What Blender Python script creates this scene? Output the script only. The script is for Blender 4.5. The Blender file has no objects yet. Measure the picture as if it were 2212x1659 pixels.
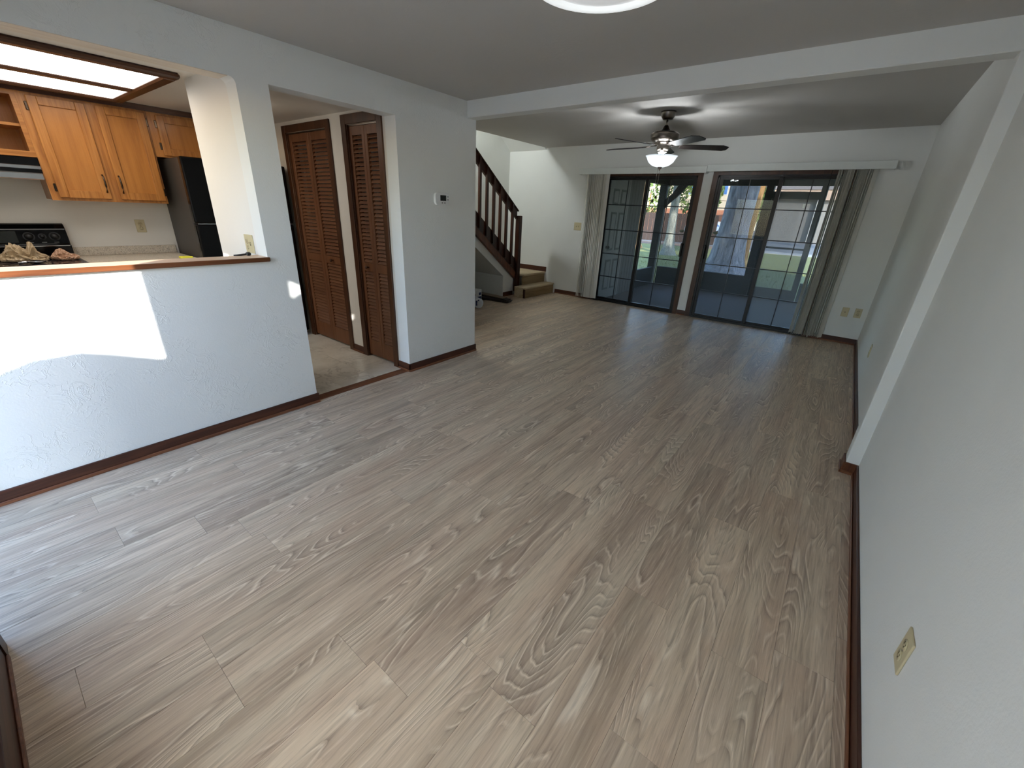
import bpy, bmesh, math, random
from mathutils import Vector, Matrix, Euler, noise
random.seed(7)
SC = bpy.context.scene
COL = SC.collection
PI = math.pi

# ------------------------------------------------------------------ camera
FPX = 885.70
cam_d = bpy.data.cameras.new('camera')
cam = bpy.data.objects.new('camera', cam_d)
COL.objects.link(cam)
cam_d.sensor_fit = 'HORIZONTAL'
cam_d.sensor_width = 36.0
cam_d.lens = FPX / 2212.0 * 36.0
cam_d.clip_start = 0.02
cam_d.clip_end = 400
yaw, pitch, roll = map(math.radians, (37.0999, -22.9954, 2.6178))
fwd = Vector((-math.sin(yaw) * math.cos(pitch), math.cos(yaw) * math.cos(pitch), math.sin(pitch)))
rt = Vector((math.cos(yaw), math.sin(yaw), 0))
up = rt.cross(fwd)
rt2 = rt * math.cos(roll) + up * math.sin(roll)
up2 = -rt * math.sin(roll) + up * math.cos(roll)
cm = Matrix((rt2, up2, -fwd)).transposed().to_4x4()
cm.translation = Vector((0, 0, 1.4231))
cam.matrix_world = cm
SC.camera = cam

# ------------------------------------------------------------------ world, sun, exposure
SUN_EL, SUN_E = math.radians(22), 14.0
SKY_K = 1.4
EXPOSURE = 0.18
FLUOR, BULB, UPSTAIRS = 3.3, 370.0, 110.0
W = bpy.data.worlds.new('world')
SC.world = W
W.use_nodes = True
nt = W.node_tree
nt.nodes.clear()
o_ = nt.nodes.new('ShaderNodeOutputWorld')
b_ = nt.nodes.new('ShaderNodeBackground')
s_ = nt.nodes.new('ShaderNodeTexSky')
s_.sky_type = 'NISHITA'
s_.sun_disc = False
s_.sun_elevation = SUN_EL
s_.ozone_density = 3.2
s_.dust_density = 0.4
s_.sun_rotation = math.radians(135)     # sun stands to the +X -Y side
b_.inputs['Strength'].default_value = SKY_K
nt.links.new(s_.outputs[0], b_.inputs[0])
nt.links.new(b_.outputs[0], o_.inputs[0])
sun_d = bpy.data.lights.new('sun', 'SUN')
sun_d.energy = SUN_E
sun_d.angle = math.radians(0.7)
sun_d.color = (1.0, 0.96, 0.91)
sun = bpy.data.objects.new('sun', sun_d)
COL.objects.link(sun)
sdir = Vector((-math.cos(SUN_EL) * 0.7071, math.cos(SUN_EL) * 0.7071, -math.sin(SUN_EL)))
sun.rotation_euler = sdir.to_track_quat('-Z', 'Y').to_euler()
sun.location = (8, -10, 12)
vs = SC.view_settings
vs.view_transform = 'Standard'
vs.look = 'None'
vs.exposure = EXPOSURE
vs.gamma = 1.0
vs.use_curve_mapping = False
try:
    SC.cycles.use_denoising = True
    SC.cycles.max_bounces = 14
    SC.cycles.diffuse_bounces = 8
    SC.cycles.transparent_max_bounces = 24
    SC.cycles.sample_clamp_indirect = 8
except Exception:
    pass

# ------------------------------------------------------------------ materials
def S(r, g, b):
    f = lambda c: (c / 255 / 12.92) if c / 255 <= 0.04045 else ((c / 255 + 0.055) / 1.055) ** 2.4
    return (f(r), f(g), f(b), 1)

class NT:
    def __init__(s, name):
        s.m = bpy.data.materials.new(name)
        s.m.use_nodes = True
        s.t = s.m.node_tree
        s.p = s.t.nodes['Principled BSDF']
        s.out = s.t.nodes['Material Output']
    def n(s, typ, **kw):
        nd = s.t.nodes.new('ShaderNode' + typ)
        for k, v in kw.items():
            if k in nd.inputs and not hasattr(nd, k):
                nd.inputs[k].default_value = v
            else:
                try:
                    setattr(nd, k, v)
                except Exception:
                    nd.inputs[k].default_value = v
        return nd
    def l(s, a, b):
        s.t.links.new(a, b)
    def ramp(s, src, stops):
        r = s.n('ValToRGB')
        e = r.color_ramp.elements
        e[0].position, e[0].color = stops[0]
        e[1].position, e[1].color = stops[-1]
        for p, c in stops[1:-1]:
            x = e.new(p)
            x.color = c
        s.l(src, r.inputs[0])
        return r.outputs[0]
    def mix(s, fac, a, b, blend='MIX'):
        m = s.n('Mix', data_type='RGBA', blend_type=blend)
        for i, v in ((0, fac), (6, a), (7, b)):
            if hasattr(v, 'is_linked'):
                s.l(v, m.inputs[i])
            else:
                m.inputs[i].default_value = v
        return m.outputs[2]
    def math(s, op, a, b=0.0):
        m = s.n('Math', operation=op)
        for i, v in ((0, a), (1, b)):
            if hasattr(v, 'is_linked'):
                s.l(v, m.inputs[i])
            else:
                m.inputs[i].default_value = v
        return m.outputs[0]
    def coords(s, scale=(1, 1, 1), kind='Object', rnd=False):
        tc = s.n('TexCoord')
        src = tc.outputs[kind]
        if rnd:
            oi = s.n('ObjectInfo')
            wn = s.n('TexWhiteNoise', noise_dimensions='1D')
            s.l(oi.outputs['Random'], wn.inputs['W'])
            vm = s.n('VectorMath', operation='SCALE')
            vm.inputs['Scale'].default_value = 40
            s.l(wn.outputs['Color'], vm.inputs[0])
            va = s.n('VectorMath', operation='ADD')
            s.l(src, va.inputs[0])
            s.l(vm.outputs[0], va.inputs[1])
            src = va.outputs[0]
            s.rand = oi.outputs['Random']
        mp = s.n('Mapping')
        mp.inputs['Scale'].default_value = scale
        s.l(src, mp.inputs['Vector'])
        return mp.outputs[0]
    def noise(s, vec, scale, detail=4, rough=0.55, dist=0.0):
        nd = s.n('TexNoise')
        nd.inputs['Scale'].default_value = scale
        nd.inputs['Detail'].default_value = detail
        nd.inputs['Roughness'].default_value = rough
        nd.inputs['Distortion'].default_value = dist
        s.l(vec, nd.inputs['Vector'])
        return nd.outputs['Fac']
    def bump(s, h, strength=0.3, dist=0.002):
        b = s.n('Bump')
        b.inputs['Strength'].default_value = strength
        b.inputs['Distance'].default_value = dist
        s.l(h, b.inputs['Height'])
        s.l(b.outputs[0], s.p.inputs['Normal'])

def setp(p, **kw):
    for k, v in kw.items():
        p.inputs[k.replace('_', ' ')].default_value = v

def plain(name, col, rough=0.5, metal=0.0, spec=0.5, var=0.06, vscale=12, bump=0.0, bscale=200, coat=0.0, trans=0.0):
    t = NT(name)
    v = t.coords()
    nz = t.noise(v, vscale, 3)
    lo = tuple(c * (1 - var) for c in col[:3]) + (1,)
    hi = tuple(min(1, c * (1 + var)) for c in col[:3]) + (1,)
    t.l(t.ramp(nz, [(0.3, lo), (0.7, hi)]), t.p.inputs['Base Color'])
    setp(t.p, Roughness=rough, Metallic=metal, Specular_IOR_Level=spec, Coat_Weight=coat, Transmission_Weight=trans)
    if bump:
        t.bump(t.noise(v, bscale, 2), bump, 0.002)
    return t.m

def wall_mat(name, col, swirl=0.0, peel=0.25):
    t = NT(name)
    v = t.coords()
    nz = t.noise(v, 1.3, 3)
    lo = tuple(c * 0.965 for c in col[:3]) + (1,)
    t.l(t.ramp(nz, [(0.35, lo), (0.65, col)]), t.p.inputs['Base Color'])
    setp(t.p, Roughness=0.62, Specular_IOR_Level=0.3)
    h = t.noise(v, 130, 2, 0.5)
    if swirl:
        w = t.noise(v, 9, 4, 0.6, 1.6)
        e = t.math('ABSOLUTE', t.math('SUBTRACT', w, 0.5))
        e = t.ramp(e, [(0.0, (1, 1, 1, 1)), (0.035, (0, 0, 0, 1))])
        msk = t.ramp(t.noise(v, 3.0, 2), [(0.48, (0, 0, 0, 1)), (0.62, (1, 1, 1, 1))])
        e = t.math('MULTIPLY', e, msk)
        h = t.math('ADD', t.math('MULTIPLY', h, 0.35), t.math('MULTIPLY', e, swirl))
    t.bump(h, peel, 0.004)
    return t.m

def wood(name, dark, mid, light, rough=0.45, axis='z', scale=1.0, rnd=True, ring=7.0, coat=0.0, bump=0.12, streak=0.6):
    """plain-sawn timber: contour lines of a stretched noise field make the grain; axis is the grain's direction"""
    t = NT(name)
    sc = {'x': (0.9, 9, 9), 'y': (9, 0.9, 9), 'z': (9, 9, 0.9)}[axis]
    v = t.coords(tuple(k * scale for k in sc), rnd=rnd)
    f = t.noise(v, 1.0, 3, 0.5, 0.3)
    g = t.math('PINGPONG', t.math('MULTIPLY', f, ring * 2), 1.0)
    sc2 = {'x': (4, 130, 130), 'y': (130, 4, 130), 'z': (130, 130, 4)}[axis]
    v2 = t.coords(tuple(k * scale for k in sc2), rnd=rnd)
    fine = t.noise(v2, 1.0, 2, 0.6)
    a = t.ramp(g, [(0.0, dark), (0.45, mid), (1.0, light)])
    b = t.ramp(fine, [(0.3, dark), (0.62, light)])
    c = t.mix(0.38, a, b)
    c = t.mix(streak, mid, c)
    t.l(c, t.p.inputs['Base Color'])
    setp(t.p, Roughness=rough, Specular_IOR_Level=0.4, Coat_Weight=coat, Coat_Roughness=0.15)
    t.bump(fine, bump, 0.0015)
    return t.m

def floor_plank_mat():
    t = NT('oak_vinyl_plank')
    v = t.coords((1, 1, 1), rnd=True)
    def mp(sc):
        m = t.n('Mapping')
        m.inputs['Scale'].default_value = sc
        t.l(v, m.inputs['Vector'])
        return m.outputs[0]
    rnd = t.rand
    tone = t.ramp(rnd, [(0.0, S(192, 169, 144)), (0.28, S(208, 183, 156)), (0.5, S(179, 161, 140)), (0.72, S(215, 191, 163)), (0.9, S(169, 149, 129)), (1.0, S(151, 132, 116))])
    broad = t.noise(mp((9.0, 0.55, 1)), 1.0, 3, 0.6, 0.5)
    light = t.ramp(broad, [(0.32, S(138, 117, 99)), (0.47, S(188, 165, 143)), (0.62, S(233, 212, 184))])
    hue = t.noise(mp((5.0, 0.9, 1)), 1.7, 2)
    tint = t.ramp(hue, [(0.35, S(201, 173, 151)), (0.65, S(185, 176, 155))])
    c = t.mix(0.55, tone, light)
    c = t.mix(0.25, c, tint)
    # growth rings: pale and dark contour lines of a smooth field, looping round knots
    f = t.math('ADD', t.noise(mp((5.0, 0.8, 1)), 1.0, 1, 0.35, 0.2), t.math('MULTIPLY', t.noise(mp((14, 1.3, 1)), 1.0, 2, 0.5), 0.13))
    g = t.math('FRACT', t.math('MULTIPLY', f, 27.0))
    pale = t.ramp(g, [(0.0, (0, 0, 0, 1)), (0.68, (0, 0, 0, 1)), (0.84, (1, 1, 1, 1)), (0.95, (0, 0, 0, 1)), (1.0, (0, 0, 0, 1))])
    dk = t.ramp(g, [(0.0, (1, 1, 1, 1)), (0.12, (0.5, .5, .5, 1)), (0.4, (0, 0, 0, 1)), (1.0, (0, 0, 0, 1))])
    brk = t.noise(mp((7, 1.6, 1)), 1.3, 4, 0.62)
    brk = t.ramp(brk, [(0.45, (0, 0, 0, 1)), (0.58, (1, 1, 1, 1))])
    c = t.mix(t.math('MULTIPLY', t.math('MULTIPLY', dk, brk), 0.6), c, S(120, 102, 89))
    c = t.mix(t.math('MULTIPLY', t.math('MULTIPLY', pale, brk), 0.62), c, S(245, 230, 207))
    # pores
    fine = t.noise(mp((105, 4.5, 1)), 1.0, 3, 0.7)
    por = t.ramp(fine, [(0.33, (1, 1, 1, 1)), (0.5, (0, 0, 0, 1))])
    c = t.mix(t.math('MULTIPLY', por, 0.42), c, S(127, 108, 93))
    por2 = t.ramp(fine, [(0.56, (0, 0, 0, 1)), (0.72, (1, 1, 1, 1))])
    c = t.mix(t.math('MULTIPLY', por2, 0.45), c, S(240, 222, 197))
    t.l(c, t.p.inputs['Base Color'])
    rr = t.ramp(broad, [(0.3, (0.36, .36, .36, 1)), (0.7, (0.46, .46, .46, 1))])
    t.l(rr, t.p.inputs['Roughness'])
    setp(t.p, Specular_IOR_Level=0.42)
    t.bump(fine, 0.10, 0.001)
    return t.m

def marble_mat():
    t = NT('cream_marble_tile')
    v = t.coords((1, 1, 1), rnd=True)
    f = t.noise(v, 3.2, 6, 0.62, 1.8)
    e = t.math('ABSOLUTE', t.math('SUBTRACT', f, 0.5))
    vein = t.ramp(e, [(0.0, (1, 1, 1, 1)), (0.045, (0, 0, 0, 1))])
    msk = t.ramp(t.noise(v, 2.1, 2), [(0.45, (0, 0, 0, 1)), (0.62, (1, 1, 1, 1))])
    base = t.ramp(t.noise(v, 5, 4), [(0.3, S(214, 207, 192)), (0.7, S(230, 224, 211))])
    c = t.mix(t.math('MULTIPLY', t.math('MULTIPLY', vein, msk), 0.45), base, S(150, 142, 130))
    t.l(c, t.p.inputs['Base Color'])
    setp(t.p, Roughness=0.16, Specular_IOR_Level=0.5)
    return t.m

def laminate_mat():
    t = NT('speckled_granite_laminate')
    v = t.coords()
    f = t.noise(v, 34, 5, 0.7, 2.4)
    c = t.ramp(f, [(0.30, S(112, 96, 82)), (0.40, S(196, 182, 162)), (0.5, S(218, 208, 190)), (0.55, S(122, 106, 92)), (0.59, S(206, 194, 174)), (0.75, S(220, 211, 196))])
    t.l(c, t.p.inputs['Base Color'])
    setp(t.p, Roughness=0.35)
    return t.m

def glass_mat(name, tint=(1, 1, 1), haze=0.0, hazecol=(0.6, 0.62, 0.62), refl=1.0):
    t = NT(name)
    t.t.nodes.remove(t.p)
    tr = t.n('BsdfTransparent')
    tr.inputs[0].default_value = (*tint, 1)
    gl = t.n('BsdfGlossy')
    gl.inputs['Roughness'].default_value = 0.0
    fr = t.n('Fresnel')
    fr.inputs[0].default_value = 1.5
    mx = t.n('MixShader')
    ge = t.n('NewGeometry')     # only the entry face mirrors; the exit face of the thin pane lets light pass
    fac = t.math('MULTIPLY', t.math('MULTIPLY', fr.outputs[0], refl), t.math('SUBTRACT', 1.0, ge.outputs['Backfacing']))
    t.l(fac, mx.inputs[0])
    t.l(tr.outputs[0], mx.inputs[1])
    t.l(gl.outputs[0], mx.inputs[2])
    last = mx.outputs[0]
    if haze:
        df = t.n('BsdfTranslucent')
        df.inputs[0].default_value = (*hazecol, 1)
        d2 = t.n('BsdfDiffuse')
        d2.inputs[0].default_value = (*hazecol, 1)
        m3 = t.n('MixShader')
        m3.inputs[0].default_value = 0.5
        t.l(df.outputs[0], m3.inputs[1])
        t.l(d2.outputs[0], m3.inputs[2])
        m2 = t.n('MixShader')
        m2.inputs[0].default_value = haze
        t.l(last, m2.inputs[1])
        t.l(m3.outputs[0], m2.inputs[2])
        last = m2.outputs[0]
    t.l(last, t.out.inputs[0])
    return t.m

def screen_mat(name, col, cover):
    t = NT(name)
    t.t.nodes.remove(t.p)
    tr = t.n('BsdfTransparent')
    df = t.n('BsdfDiffuse')
    df.inputs[0].default_value = (*col, 1)
    mx = t.n('MixShader')
    mx.inputs[0].default_value = cover
    t.l(tr.outputs[0], mx.inputs[1])
    t.l(df.outputs[0], mx.inputs[2])
    t.l(mx.outputs[0], t.out.inputs[0])
    return t.m

def emit(name, col, k):
    t = NT(name)
    setp(t.p, Base_Color=(0.9, 0.9, 0.9, 1), Emission_Color=(*col, 1), Emission_Strength=k, Roughness=0.4)
    return t.m

def leafy(name, a, b, c):
    t = NT(name)
    v = t.coords()
    t.l(t.ramp(t.noise(v, 2.2, 5, 0.7), [(0.3, a), (0.5, b), (0.72, c)]), t.p.inputs['Base Color'])
    setp(t.p, Roughness=0.6, Specular_IOR_Level=0.2)
    return t.m

def bark_mat(name, a, b, c, sc=1.0):
    t = NT(name)
    v = t.coords((7 * sc, 7 * sc, 1.6 * sc))
    f = t.noise(v, 1.6, 6, 0.7, 1.0)
    t.l(t.ramp(f, [(0.34, a), (0.5, b), (0.68, c)]), t.p.inputs['Base Color'])
    setp(t.p, Roughness=0.9, Specular_IOR_Level=0.1)
    t.bump(f, 0.9, 0.05)
    return t.m

M = {}
M['wall'] = wall_mat('warm_white_wall_paint', S(226, 227, 223), swirl=0.0, peel=0.16)
M['wall_swirl'] = wall_mat('hand_trowelled_white_wall_paint', S(226, 227, 224), swirl=1.0, peel=0.34)
M['cream'] = wall_mat('cream_kitchen_wall_paint', S(221, 216, 207), peel=0.12)
M['offwhite'] = wall_mat('off_white_partition_paint', S(225, 222, 216), peel=0.12)
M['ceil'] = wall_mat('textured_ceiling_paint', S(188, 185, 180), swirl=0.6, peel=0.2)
def soffit_mat():
    t = NT('knotty_painted_board')
    v = t.coords((9, 4.2, 1))
    vo = t.n('TexVoronoi')
    vo.inputs['Scale'].default_value = 1.0
    t.l(v, vo.inputs['Vector'])
    wob = t.noise(t.coords((60, 20, 1)), 1.0, 3)
    d = t.math('ADD', vo.outputs['Distance'], t.math('MULTIPLY', wob, 0.16))
    k = t.ramp(d, [(0.19, (1, 1, 1, 1)), (0.27, (0, 0, 0, 1))])
    grain = t.ramp(t.noise(t.coords((60, 2, 1)), 1.0, 2), [(0.35, S(206, 194, 178)), (0.65, S(222, 212, 197))])
    t.l(t.mix(t.math('MULTIPLY', k, 0.7), grain, S(150, 120, 98)), t.p.inputs['Base Color'])
    setp(t.p, Roughness=0.6)
    return t.m
M['soffit'] = soffit_mat()
M['plank'] = floor_plank_mat()
M['sub'] = plain('dark_subfloor', S(70, 62, 56), 0.9)
M['grout'] = plain('pale_grout', S(205, 198, 184), 0.8)
M['marble'] = marble_mat()
M['trim'] = wood('mahogany_stained_trim', S(40, 20, 13), S(68, 36, 24), S(92, 54, 37), rough=0.4, axis='y', rnd=False, ring=4)
M['trim_x'] = wood('mahogany_stained_trim_x', S(40, 20, 13), S(68, 36, 24), S(92, 54, 37), rough=0.4, axis='x', rnd=False, ring=4)
M['trim_z'] = wood('mahogany_stained_trim_z', S(58, 30, 18), S(92, 52, 32), S(122, 76, 48), rough=0.4, axis='z', rnd=False, ring=4)
M['shoe'] = wood('lighter_shoe_moulding', S(84, 48, 28), S(112, 68, 44), S(134, 88, 60), axis='y', rnd=False)
M['louver'] = wood('stained_louver_pine', S(78, 48, 29), S(110, 70, 45), S(128, 86, 57), rough=0.45, axis='z', ring=3, streak=0.5)
M['slat'] = wood('stained_louver_slat', S(80, 50, 32), S(112, 73, 49), S(130, 90, 62), rough=0.45, axis='x', ring=3, streak=0.5)
M['oak'] = wood('honey_oak', S(118, 68, 24), S(166, 105, 44), S(190, 132, 68), rough=0.38, axis='z', ring=6, coat=0.15)
M['oak_x'] = wood('honey_oak_rail', S(118, 68, 24), S(166, 105, 44), S(190, 132, 68), rough=0.38, axis='y', ring=6, coat=0.15)
M['oak_panel'] = wood('honey_oak_panel', S(150, 92, 36), S(170, 109, 46), S(182, 122, 56), rough=0.38, axis='z', ring=3, coat=0.15, scale=1.6)
M['walnut'] = wood('dark_walnut_frame', S(40, 24, 18), S(68, 42, 30), S(96, 62, 44), rough=0.35, axis='y', rnd=False, ring=4)
M['ledge_edge'] = wood('orange_brown_ledge_edge', S(64, 34, 18), S(104, 58, 30), S(130, 80, 46), rough=0.4, axis='y', rnd=False, ring=4)
M['redwood'] = wood('dark_red_stair_wood', S(30, 12, 6), S(54, 24, 12), S(74, 37, 20), rough=0.35, axis='z', ring=4)
M['rawwood'] = wood('worn_raw_stair_tread', S(150, 128, 98), S(186, 166, 134), S(206, 192, 166), rough=0.8, axis='y', ring=4)
M['riser'] = wood('stained_plywood_riser', S(96, 74, 48), S(136, 112, 78), S(166, 146, 114), rough=0.8, axis='y', ring=3)
M['casing'] = wood('brown_door_casing', S(40, 22, 12), S(70, 41, 23), S(92, 58, 34), rough=0.4, axis='z', rnd=False, ring=4)
M['bronze'] = plain('dark_bronze_aluminium', S(24, 22, 22), 0.38, metal=0.4)
M['black'] = plain('gloss_black_enamel', S(7, 7, 8), 0.1, spec=0.3, var=0.02)
M['fridge_side'] = plain('textured_black_fridge_side', S(58, 54, 50), 0.45, bump=0.2, bscale=500)
M['blackmatte'] = plain('matte_black_plastic', S(16, 15, 15), 0.5)
M['cooktop'] = plain('smooth_ceramic_cooktop', S(36, 34, 38), 0.1, var=0.02)
M['cookframe'] = plain('grey_cooktop_rim', S(60, 56, 58), 0.35, metal=0.5)
M['chrome'] = plain('polished_chrome', S(205, 206, 208), 0.14, metal=1.0, var=0.01)
M['nickel'] = plain('brushed_nickel', S(128, 120, 112), 0.28, metal=1.0, var=0.03)
M['pewter'] = plain('antique_pewter', S(80, 68, 58), 0.25, metal=1.0)
M['blade'] = wood('espresso_fan_blade', S(14, 11, 10), S(22, 17, 15), S(32, 25, 21), rough=0.4, axis='x', ring=4)
M['almond'] = plain('almond_plastic', S(196, 184, 148), 0.4, var=0.02)
M['almond_dk'] = plain('almond_plastic_slots', S(92, 82, 58), 0.5)
M['white_pl'] = plain('white_plastic', S(222, 223, 222), 0.4, var=0.02)
M['lcd'] = plain('grey_green_lcd', S(34, 36, 33), 0.2)
M['dimring'] = plain('dim_dial_print', S(46, 46, 48), 0.5)
M['btn'] = plain('grey_button', S(110, 110, 106), 0.5)
M['vinyl'] = plain('off_white_blind_vinyl', S(226, 224, 217), 0.5, var=0.03)
M['valance'] = plain('pale_valance_vinyl', S(216, 220, 216), 0.45, var=0.02)
M['lam'] = laminate_mat()
M['ledge'] = wood('pinkish_maple_ledge_top', S(190, 160, 134), S(208, 180, 154), S(222, 198, 174), rough=0.4, axis='y', rnd=False, ring=4)
M['bag'] = plain('tan_plastic_bag', S(190, 152, 124), 0.32, var=0.12, vscale=20)
M['bag2'] = plain('beige_plastic_bag', S(182, 160, 128), 0.32, var=0.12, vscale=20)
M['yellow'] = plain('bright_yellow_sponge', S(236, 232, 70), 0.7)
M['lampglow'] = emit('glowing_opal_lamp_rim', (0.95, 1.0, 1.0), 0.55)
M['lampdim'] = emit('softly_lit_diffuser', (0.95, 0.98, 1.0), 0.3)
M['frost'] = plain('frosted_white_glass', S(236, 240, 242), 0.35, var=0.01, spec=0.5)
def bowl_mat():
    t = NT('lit_frosted_glass_bowl')
    t.t.nodes.remove(t.p)
    a, b2, mx = t.n('BsdfTranslucent'), t.n('BsdfDiffuse'), t.n('MixShader')
    a.inputs[0].default_value = (0.92, 0.95, 0.97, 1)
    b2.inputs[0].default_value = (0.85, 0.88, 0.9, 1)
    mx.inputs[0].default_value = 0.45
    t.l(a.outputs[0], mx.inputs[1])
    t.l(b2.outputs[0], mx.inputs[2])
    t.l(mx.outputs[0], t.out.inputs[0])
    return t.m
M['bowl'] = bowl_mat()
def sheer_mat():
    t = NT('white_sheer_fabric')
    t.t.nodes.remove(t.p)
    a, b2, mx = t.n('BsdfTranslucent'), t.n('BsdfDiffuse'), t.n('MixShader')
    a.inputs[0].default_value = (0.92, 0.92, 0.92, 1)
    b2.inputs[0].default_value = (0.8, 0.8, 0.8, 1)
    mx.inputs[0].default_value = 0.12
    t.l(a.outputs[0], mx.inputs[1])
    t.l(b2.outputs[0], mx.inputs[2])
    t.l(mx.outputs[0], t.out.inputs[0])
    return t.m
M['sheer'] = sheer_mat()
M['box'] = plain('white_carton', S(206, 206, 204), 0.6)
M['blue'] = plain('navy_print', S(30, 44, 92), 0.6)
M['ink'] = plain('dark_print', S(38, 38, 42), 0.6)
M['roll'] = plain('white_film_roll', S(196, 198, 204), 0.3)
M['dkplank'] = wood('dark_loose_plank', S(26, 20, 16), S(44, 35, 28), S(66, 54, 44), axis='y', ring=5)
M['tanplank'] = wood('tan_loose_plank', S(96, 82, 66), S(124, 108, 90), S(144, 128, 108), axis='y', ring=5)
M['lens'] = emit('lit_fluorescent_lens', (1.0, 0.94, 0.86), FLUOR)
M['bulb'] = emit('lit_lamp_bulb', (0.93, 0.97, 1.0), BULB)
M['uplamp'] = emit('lit_upstairs_globe', (0.92, 0.98, 1.0), UPSTAIRS)
M['glass'] = glass_mat('dimmed_window_glass', (0.78, 0.79, 0.78), haze=0.04, refl=0.22)  # pane colour darkens the yard view and greys it slightly
M['hall_fill'] = emit('hall_fill_globe', (1.0, 0.92, 0.8), 9.0)
M['glass_front'] = glass_mat('front_window_glass', (0.95, 0.96, 0.96))
M['glass_dim'] = glass_mat('dim_hazed_window_glass', (0.60, 0.61, 0.60), haze=0.12, hazecol=(0.6, 0.6, 0.6), refl=0.4)  # tint and grey veil put in to dim and haze the yard view
M['glass_hazy'] = glass_mat('hazy_window_glass', (0.72, 0.74, 0.74), haze=0.17, refl=0.25)  # right pane of the right door, with the strongest pale veil
M['mesh'] = screen_mat('charcoal_insect_screen', (0.08, 0.08, 0.08), 0.38)
M['conc'] = plain('grey_concrete', S(66, 70, 80), 0.85, var=0.15, vscale=3, bump=0.2)
M['carpet'] = plain('grey_violet_outdoor_carpet', S(104, 90, 84), 0.95, var=0.12, vscale=30, bump=0.3)
M['siding'] = wood('grey_painted_siding', S(118, 118, 114), S(138, 138, 134), S(150, 150, 146), axis='z', rough=0.7)
M['ext_white'] = plain('exterior_white_paint', S(206, 204, 196), 0.5)
M['post'] = wood('weathered_dark_post', S(30, 28, 26), S(44, 42, 38), S(58, 54, 48), axis='z', rough=0.8)
M['knee'] = plain('charcoal_knee_wall', S(40, 40, 40), 0.8)
M['porch_ceil'] = plain('porch_ceiling_paint', S(96, 96, 92), 0.8)
M['grass'] = plain('short_lawn_grass', S(140, 140, 78), 0.9, var=0.45, vscale=5, bump=0.5, bscale=60)
M['blade_g'] = leafy('grass_blade', S(112, 114, 48), S(142, 142, 70), S(176, 172, 104))
M['asphalt'] = plain('grey_asphalt', S(128, 126, 124), 0.9, var=0.1, vscale=2)
M['mulch'] = plain('pine_straw_mulch', S(150, 120, 98), 0.95, var=0.3, vscale=20)
M['walk'] = plain('pale_sidewalk', S(190, 184, 174), 0.85)
M['bark'] = bark_mat('grey_blue_furrowed_bark', S(104, 106, 118), S(166, 170, 184), S(216, 218, 228))
M['bark_tan'] = bark_mat('tan_pine_bark', S(120, 88, 60), S(190, 150, 104), S(226, 190, 142))
M['bark_pale'] = bark_mat('pale_lichen_bark', S(120, 122, 118), S(170, 172, 164), S(208, 206, 188))
M['leaf'] = leafy('mixed_green_foliage', S(52, 72, 34), S(96, 118, 62), S(168, 172, 104))
M['leaf_dk'] = leafy('deep_green_foliage', S(36, 56, 30), S(66, 88, 48), S(112, 130, 80))
M['fence'] = wood('brown_board_fence', S(46, 36, 31), S(66, 52, 46), S(84, 68, 60), axis='z', rough=0.8)
M['bldg'] = plain('grey_building_stucco', S(122, 118, 112), 0.9)
M['bldg2'] = plain('cream_building_siding', S(226, 206, 176), 0.85)
M['brick'] = plain('salmon_brick_skirt', S(196, 128, 96), 0.85, var=0.2, vscale=30)
M['roof'] = plain('brown_shingle', S(104, 92, 82), 0.9, var=0.15)
M['fascia'] = plain('tan_fascia', S(150, 126, 108), 0.8)
M['carpaint'] = plain('pale_blue_car_paint', S(186, 204, 224), 0.2, coat=0.6)
M['carglass'] = plain('car_window_glass', S(60, 110, 176), 0.08)
M['tire'] = plain('tyre_rubber', S(26, 26, 28), 0.8)
M['decal'] = plain('grey_green_decal', S(120, 132, 122), 0.6)
M['roofm'] = plain('house_shell', S(150, 140, 130), 0.9)
M['extwall'] = plain('exterior_wall_paint', S(190, 180, 165), 0.9)

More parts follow.
